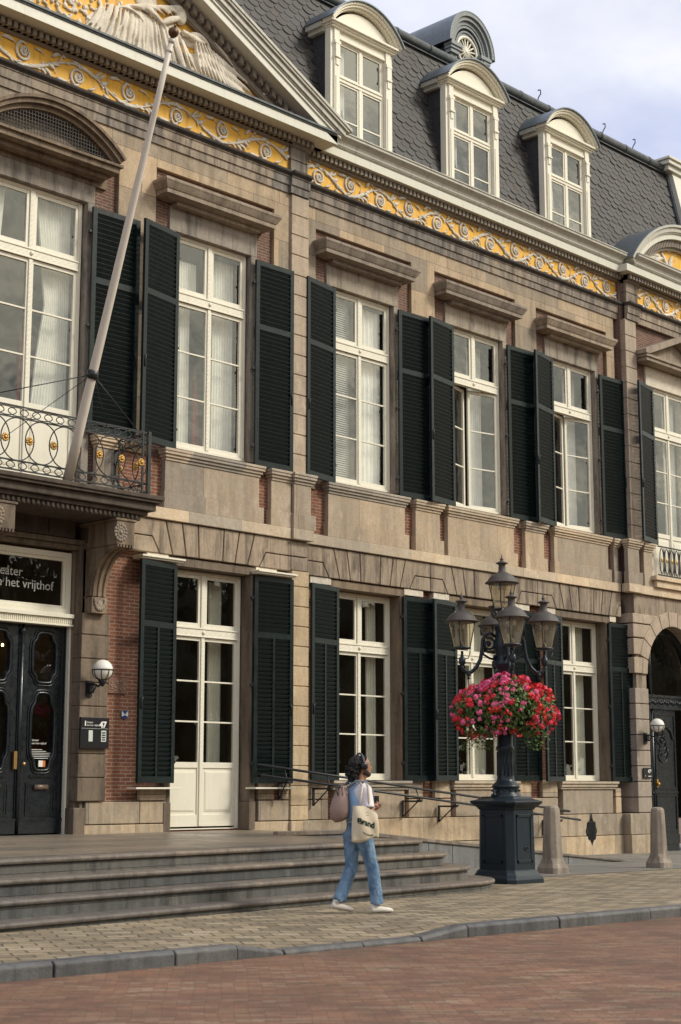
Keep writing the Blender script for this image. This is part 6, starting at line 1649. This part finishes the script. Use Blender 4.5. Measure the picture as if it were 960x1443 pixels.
def onbag(X, Y, Z):
    u = (X + .195) / .31; v = (Z - .82) / .38
    q = tote(min(.97, max(.03, u)), min(.97, max(.03, v)), -1); return (X, q[1] - .004, Z - .10 * max(0, u - .3))
text_mesh(pr, 'Brand', .092, -.05, 0, 1.00, .001, .004, 'CENTER', onbag)
em_ = MB()
for (cx_, cz, r_) in ((-.03, 1.135, .022), (-.16, .975, .015), (.065, .975, .015)):
    for k in range(7): a = 2 * math.pi * k / 7; em_.add([onbag(cx_ + r_ * math.cos(a + o_), 0, cz + r_ * math.sin(a + o_) * q_) for o_, q_ in ((0, 1), (.5, 1), (.25, .6), (-.25, .6))], [(0, 1, 2, 3)])
for k in range(18): a = -1.5 + 3.0 * k / 17; cxk = -.04 + .09 * math.sin(a * .8); em_.add([onbag(cxk + dx, 0, .925 - .02 * math.cos(a) + dz) for dx, dz in ((-.005, -.006), (.005, -.006), (.005, .006), (-.005, .006))], [(0, 1, 2, 3)])
place_thing('tote_bag', 'cream cotton tote bag printed with the dark green word Brand on the near shoulder', 'tote bag', [('bag_body', tb, plain('natural_cotton', (.62, .54, .40), .9, 0, .1, 12, .3)), ('handle', hd, plain('natural_webbing', (.60, .53, .42), .9)), ('print', pr, plain('dark_green_print', (.02, .055, .035), .8)), ('emblem', em_, plain('green_emblem', (.05, .10, .06), .8))])
ph = MB(); hc = Vector(hand) + Vector((.0, 0, .02)); ph.box(hc.x - .012, hc.x + .05, hc.y - .006, hc.y + .004, hc.z - .02, hc.z + .05); place_thing('phone', 'small dark phone held in the near hand of the walker', 'phone', [('phone_case', ph, M['black'])])
# ================================================================ LIGHT, SKY, CAMERA
wd = bpy.data.worlds.new('World'); sc.world = wd; wd.use_nodes = True
nt = wd.node_tree; nt.nodes.clear(); t = NT(nt)
out = t.n('ShaderNodeOutputWorld'); bg = t.n('ShaderNodeBackground'); bg.inputs['Strength'].default_value = .105
SUN_EL, SUN_AZ = R(40), R(145)      # azimuth clockwise from +y
sky = t.n('ShaderNodeTexSky'); sky.sky_type = 'NISHITA'; sky.sun_disc = False; sky.sun_elevation = SUN_EL; sky.sun_rotation = SUN_AZ
sky.air_density = 1.0; sky.dust_density = 1.5; sky.ozone_density = 3.0
tc = t.n('ShaderNodeTexCoord').outputs['Generated']
sp = t.n('ShaderNodeSeparateXYZ'); t.l(tc, sp.inputs[0])
zc = t.math('MAXIMUM', sp.outputs[2], .06)
cb = t.n('ShaderNodeCombineXYZ'); t.l(t.math('DIVIDE', sp.outputs[0], t.math('ADD', zc, .25)), cb.inputs[0]); t.l(t.math('DIVIDE', sp.outputs[1], t.math('ADD', zc, .25)), cb.inputs[1])
n1 = t.noise(cb.outputs[0], 1.15, 7, .55, .4); n2 = t.noise(cb.outputs[0], 4.0, 5, .55)
cf = t.math('ADD', t.math('MULTIPLY', n1, .8), t.math('MULTIPLY', n2, .2))
mask = t.ramp(cf, [(.40, 0.12), (.50, .65), (.60, 1)])
cl = t.mix(t.ramp(n2, [(.3, 0), (.7, 1)]), (5.2, 5.3, 6.0), (6.7, 6.8, 7.1))
skyc = t.mix(.6, sky.outputs[0], (5.0, 5.2, 6.9))
nv = t.n('ShaderNodeVectorMath', operation='DOT_PRODUCT'); t.l(tc, nv.inputs[0]); nv.inputs[1].default_value = (math.sin(SUN_AZ), math.cos(SUN_AZ), 0)
warmf = t.ramp(nv.outputs['Value'], [(0, 0), (.25, .25), (.85, 1)])     # clouds glow cream on the sun's side
cw = t.mix(t.ramp(n2, [(.32, 0), (.66, 1)]), (3.6, 3.7, 3.3), (13.5, 12.4, 9.4))
cl = t.mix(warmf, cl, cw)
c = t.mix(t.math('MAXIMUM', mask, t.math('MULTIPLY', warmf, .9)), skyc, cl)
t.l(c, bg.inputs[0]); t.l(bg.outputs[0], out.inputs[0])
sl = bpy.data.lights.new('sun', 'SUN'); sl.energy = 1.9; sl.angle = R(15); sl.color = (1, .94, .84)
so = bpy.data.objects.new('sun', sl); COL.objects.link(so)
dv = Vector((math.sin(SUN_AZ) * math.cos(SUN_EL), math.cos(SUN_AZ) * math.cos(SUN_EL), math.sin(SUN_EL)))
so.rotation_euler = dv.to_track_quat('Z', 'Y').to_euler(); so.location = (20, -20, 30)
cam = bpy.data.cameras.new('camera'); co = bpy.data.objects.new('camera', cam); COL.objects.link(co); sc.camera = co
TH = math.atan2(2640 - 480, 2253.0)
co.location = (0, -21.0, CZ)
fw = Vector((math.cos(TH) * math.cos(PITCH), math.sin(TH) * math.cos(PITCH), math.sin(PITCH))); co.rotation_euler = fw.to_track_quat('-Z', 'Y').to_euler()
cam.sensor_fit = 'HORIZONTAL'; cam.sensor_width = 24; cam.lens = FPX / 960 * 24; cam.shift_x = 0
cam.clip_end = 2000; cam.clip_start = .1
cam.dof.use_dof = True; cam.dof.focus_distance = 27; cam.dof.aperture_fstop = 2.8
sc.view_settings.view_transform = 'Standard'; sc.view_settings.look = 'None'; sc.view_settings.exposure = 0.58; sc.view_settings.gamma = 1
try: sc.view_settings.use_curve_mapping = False
except Exception: pass
sc.cycles.max_bounces = 6; sc.cycles.transparent_max_bounces = 12; sc.cycles.caustics_reflective = False; sc.cycles.caustics_refractive = False
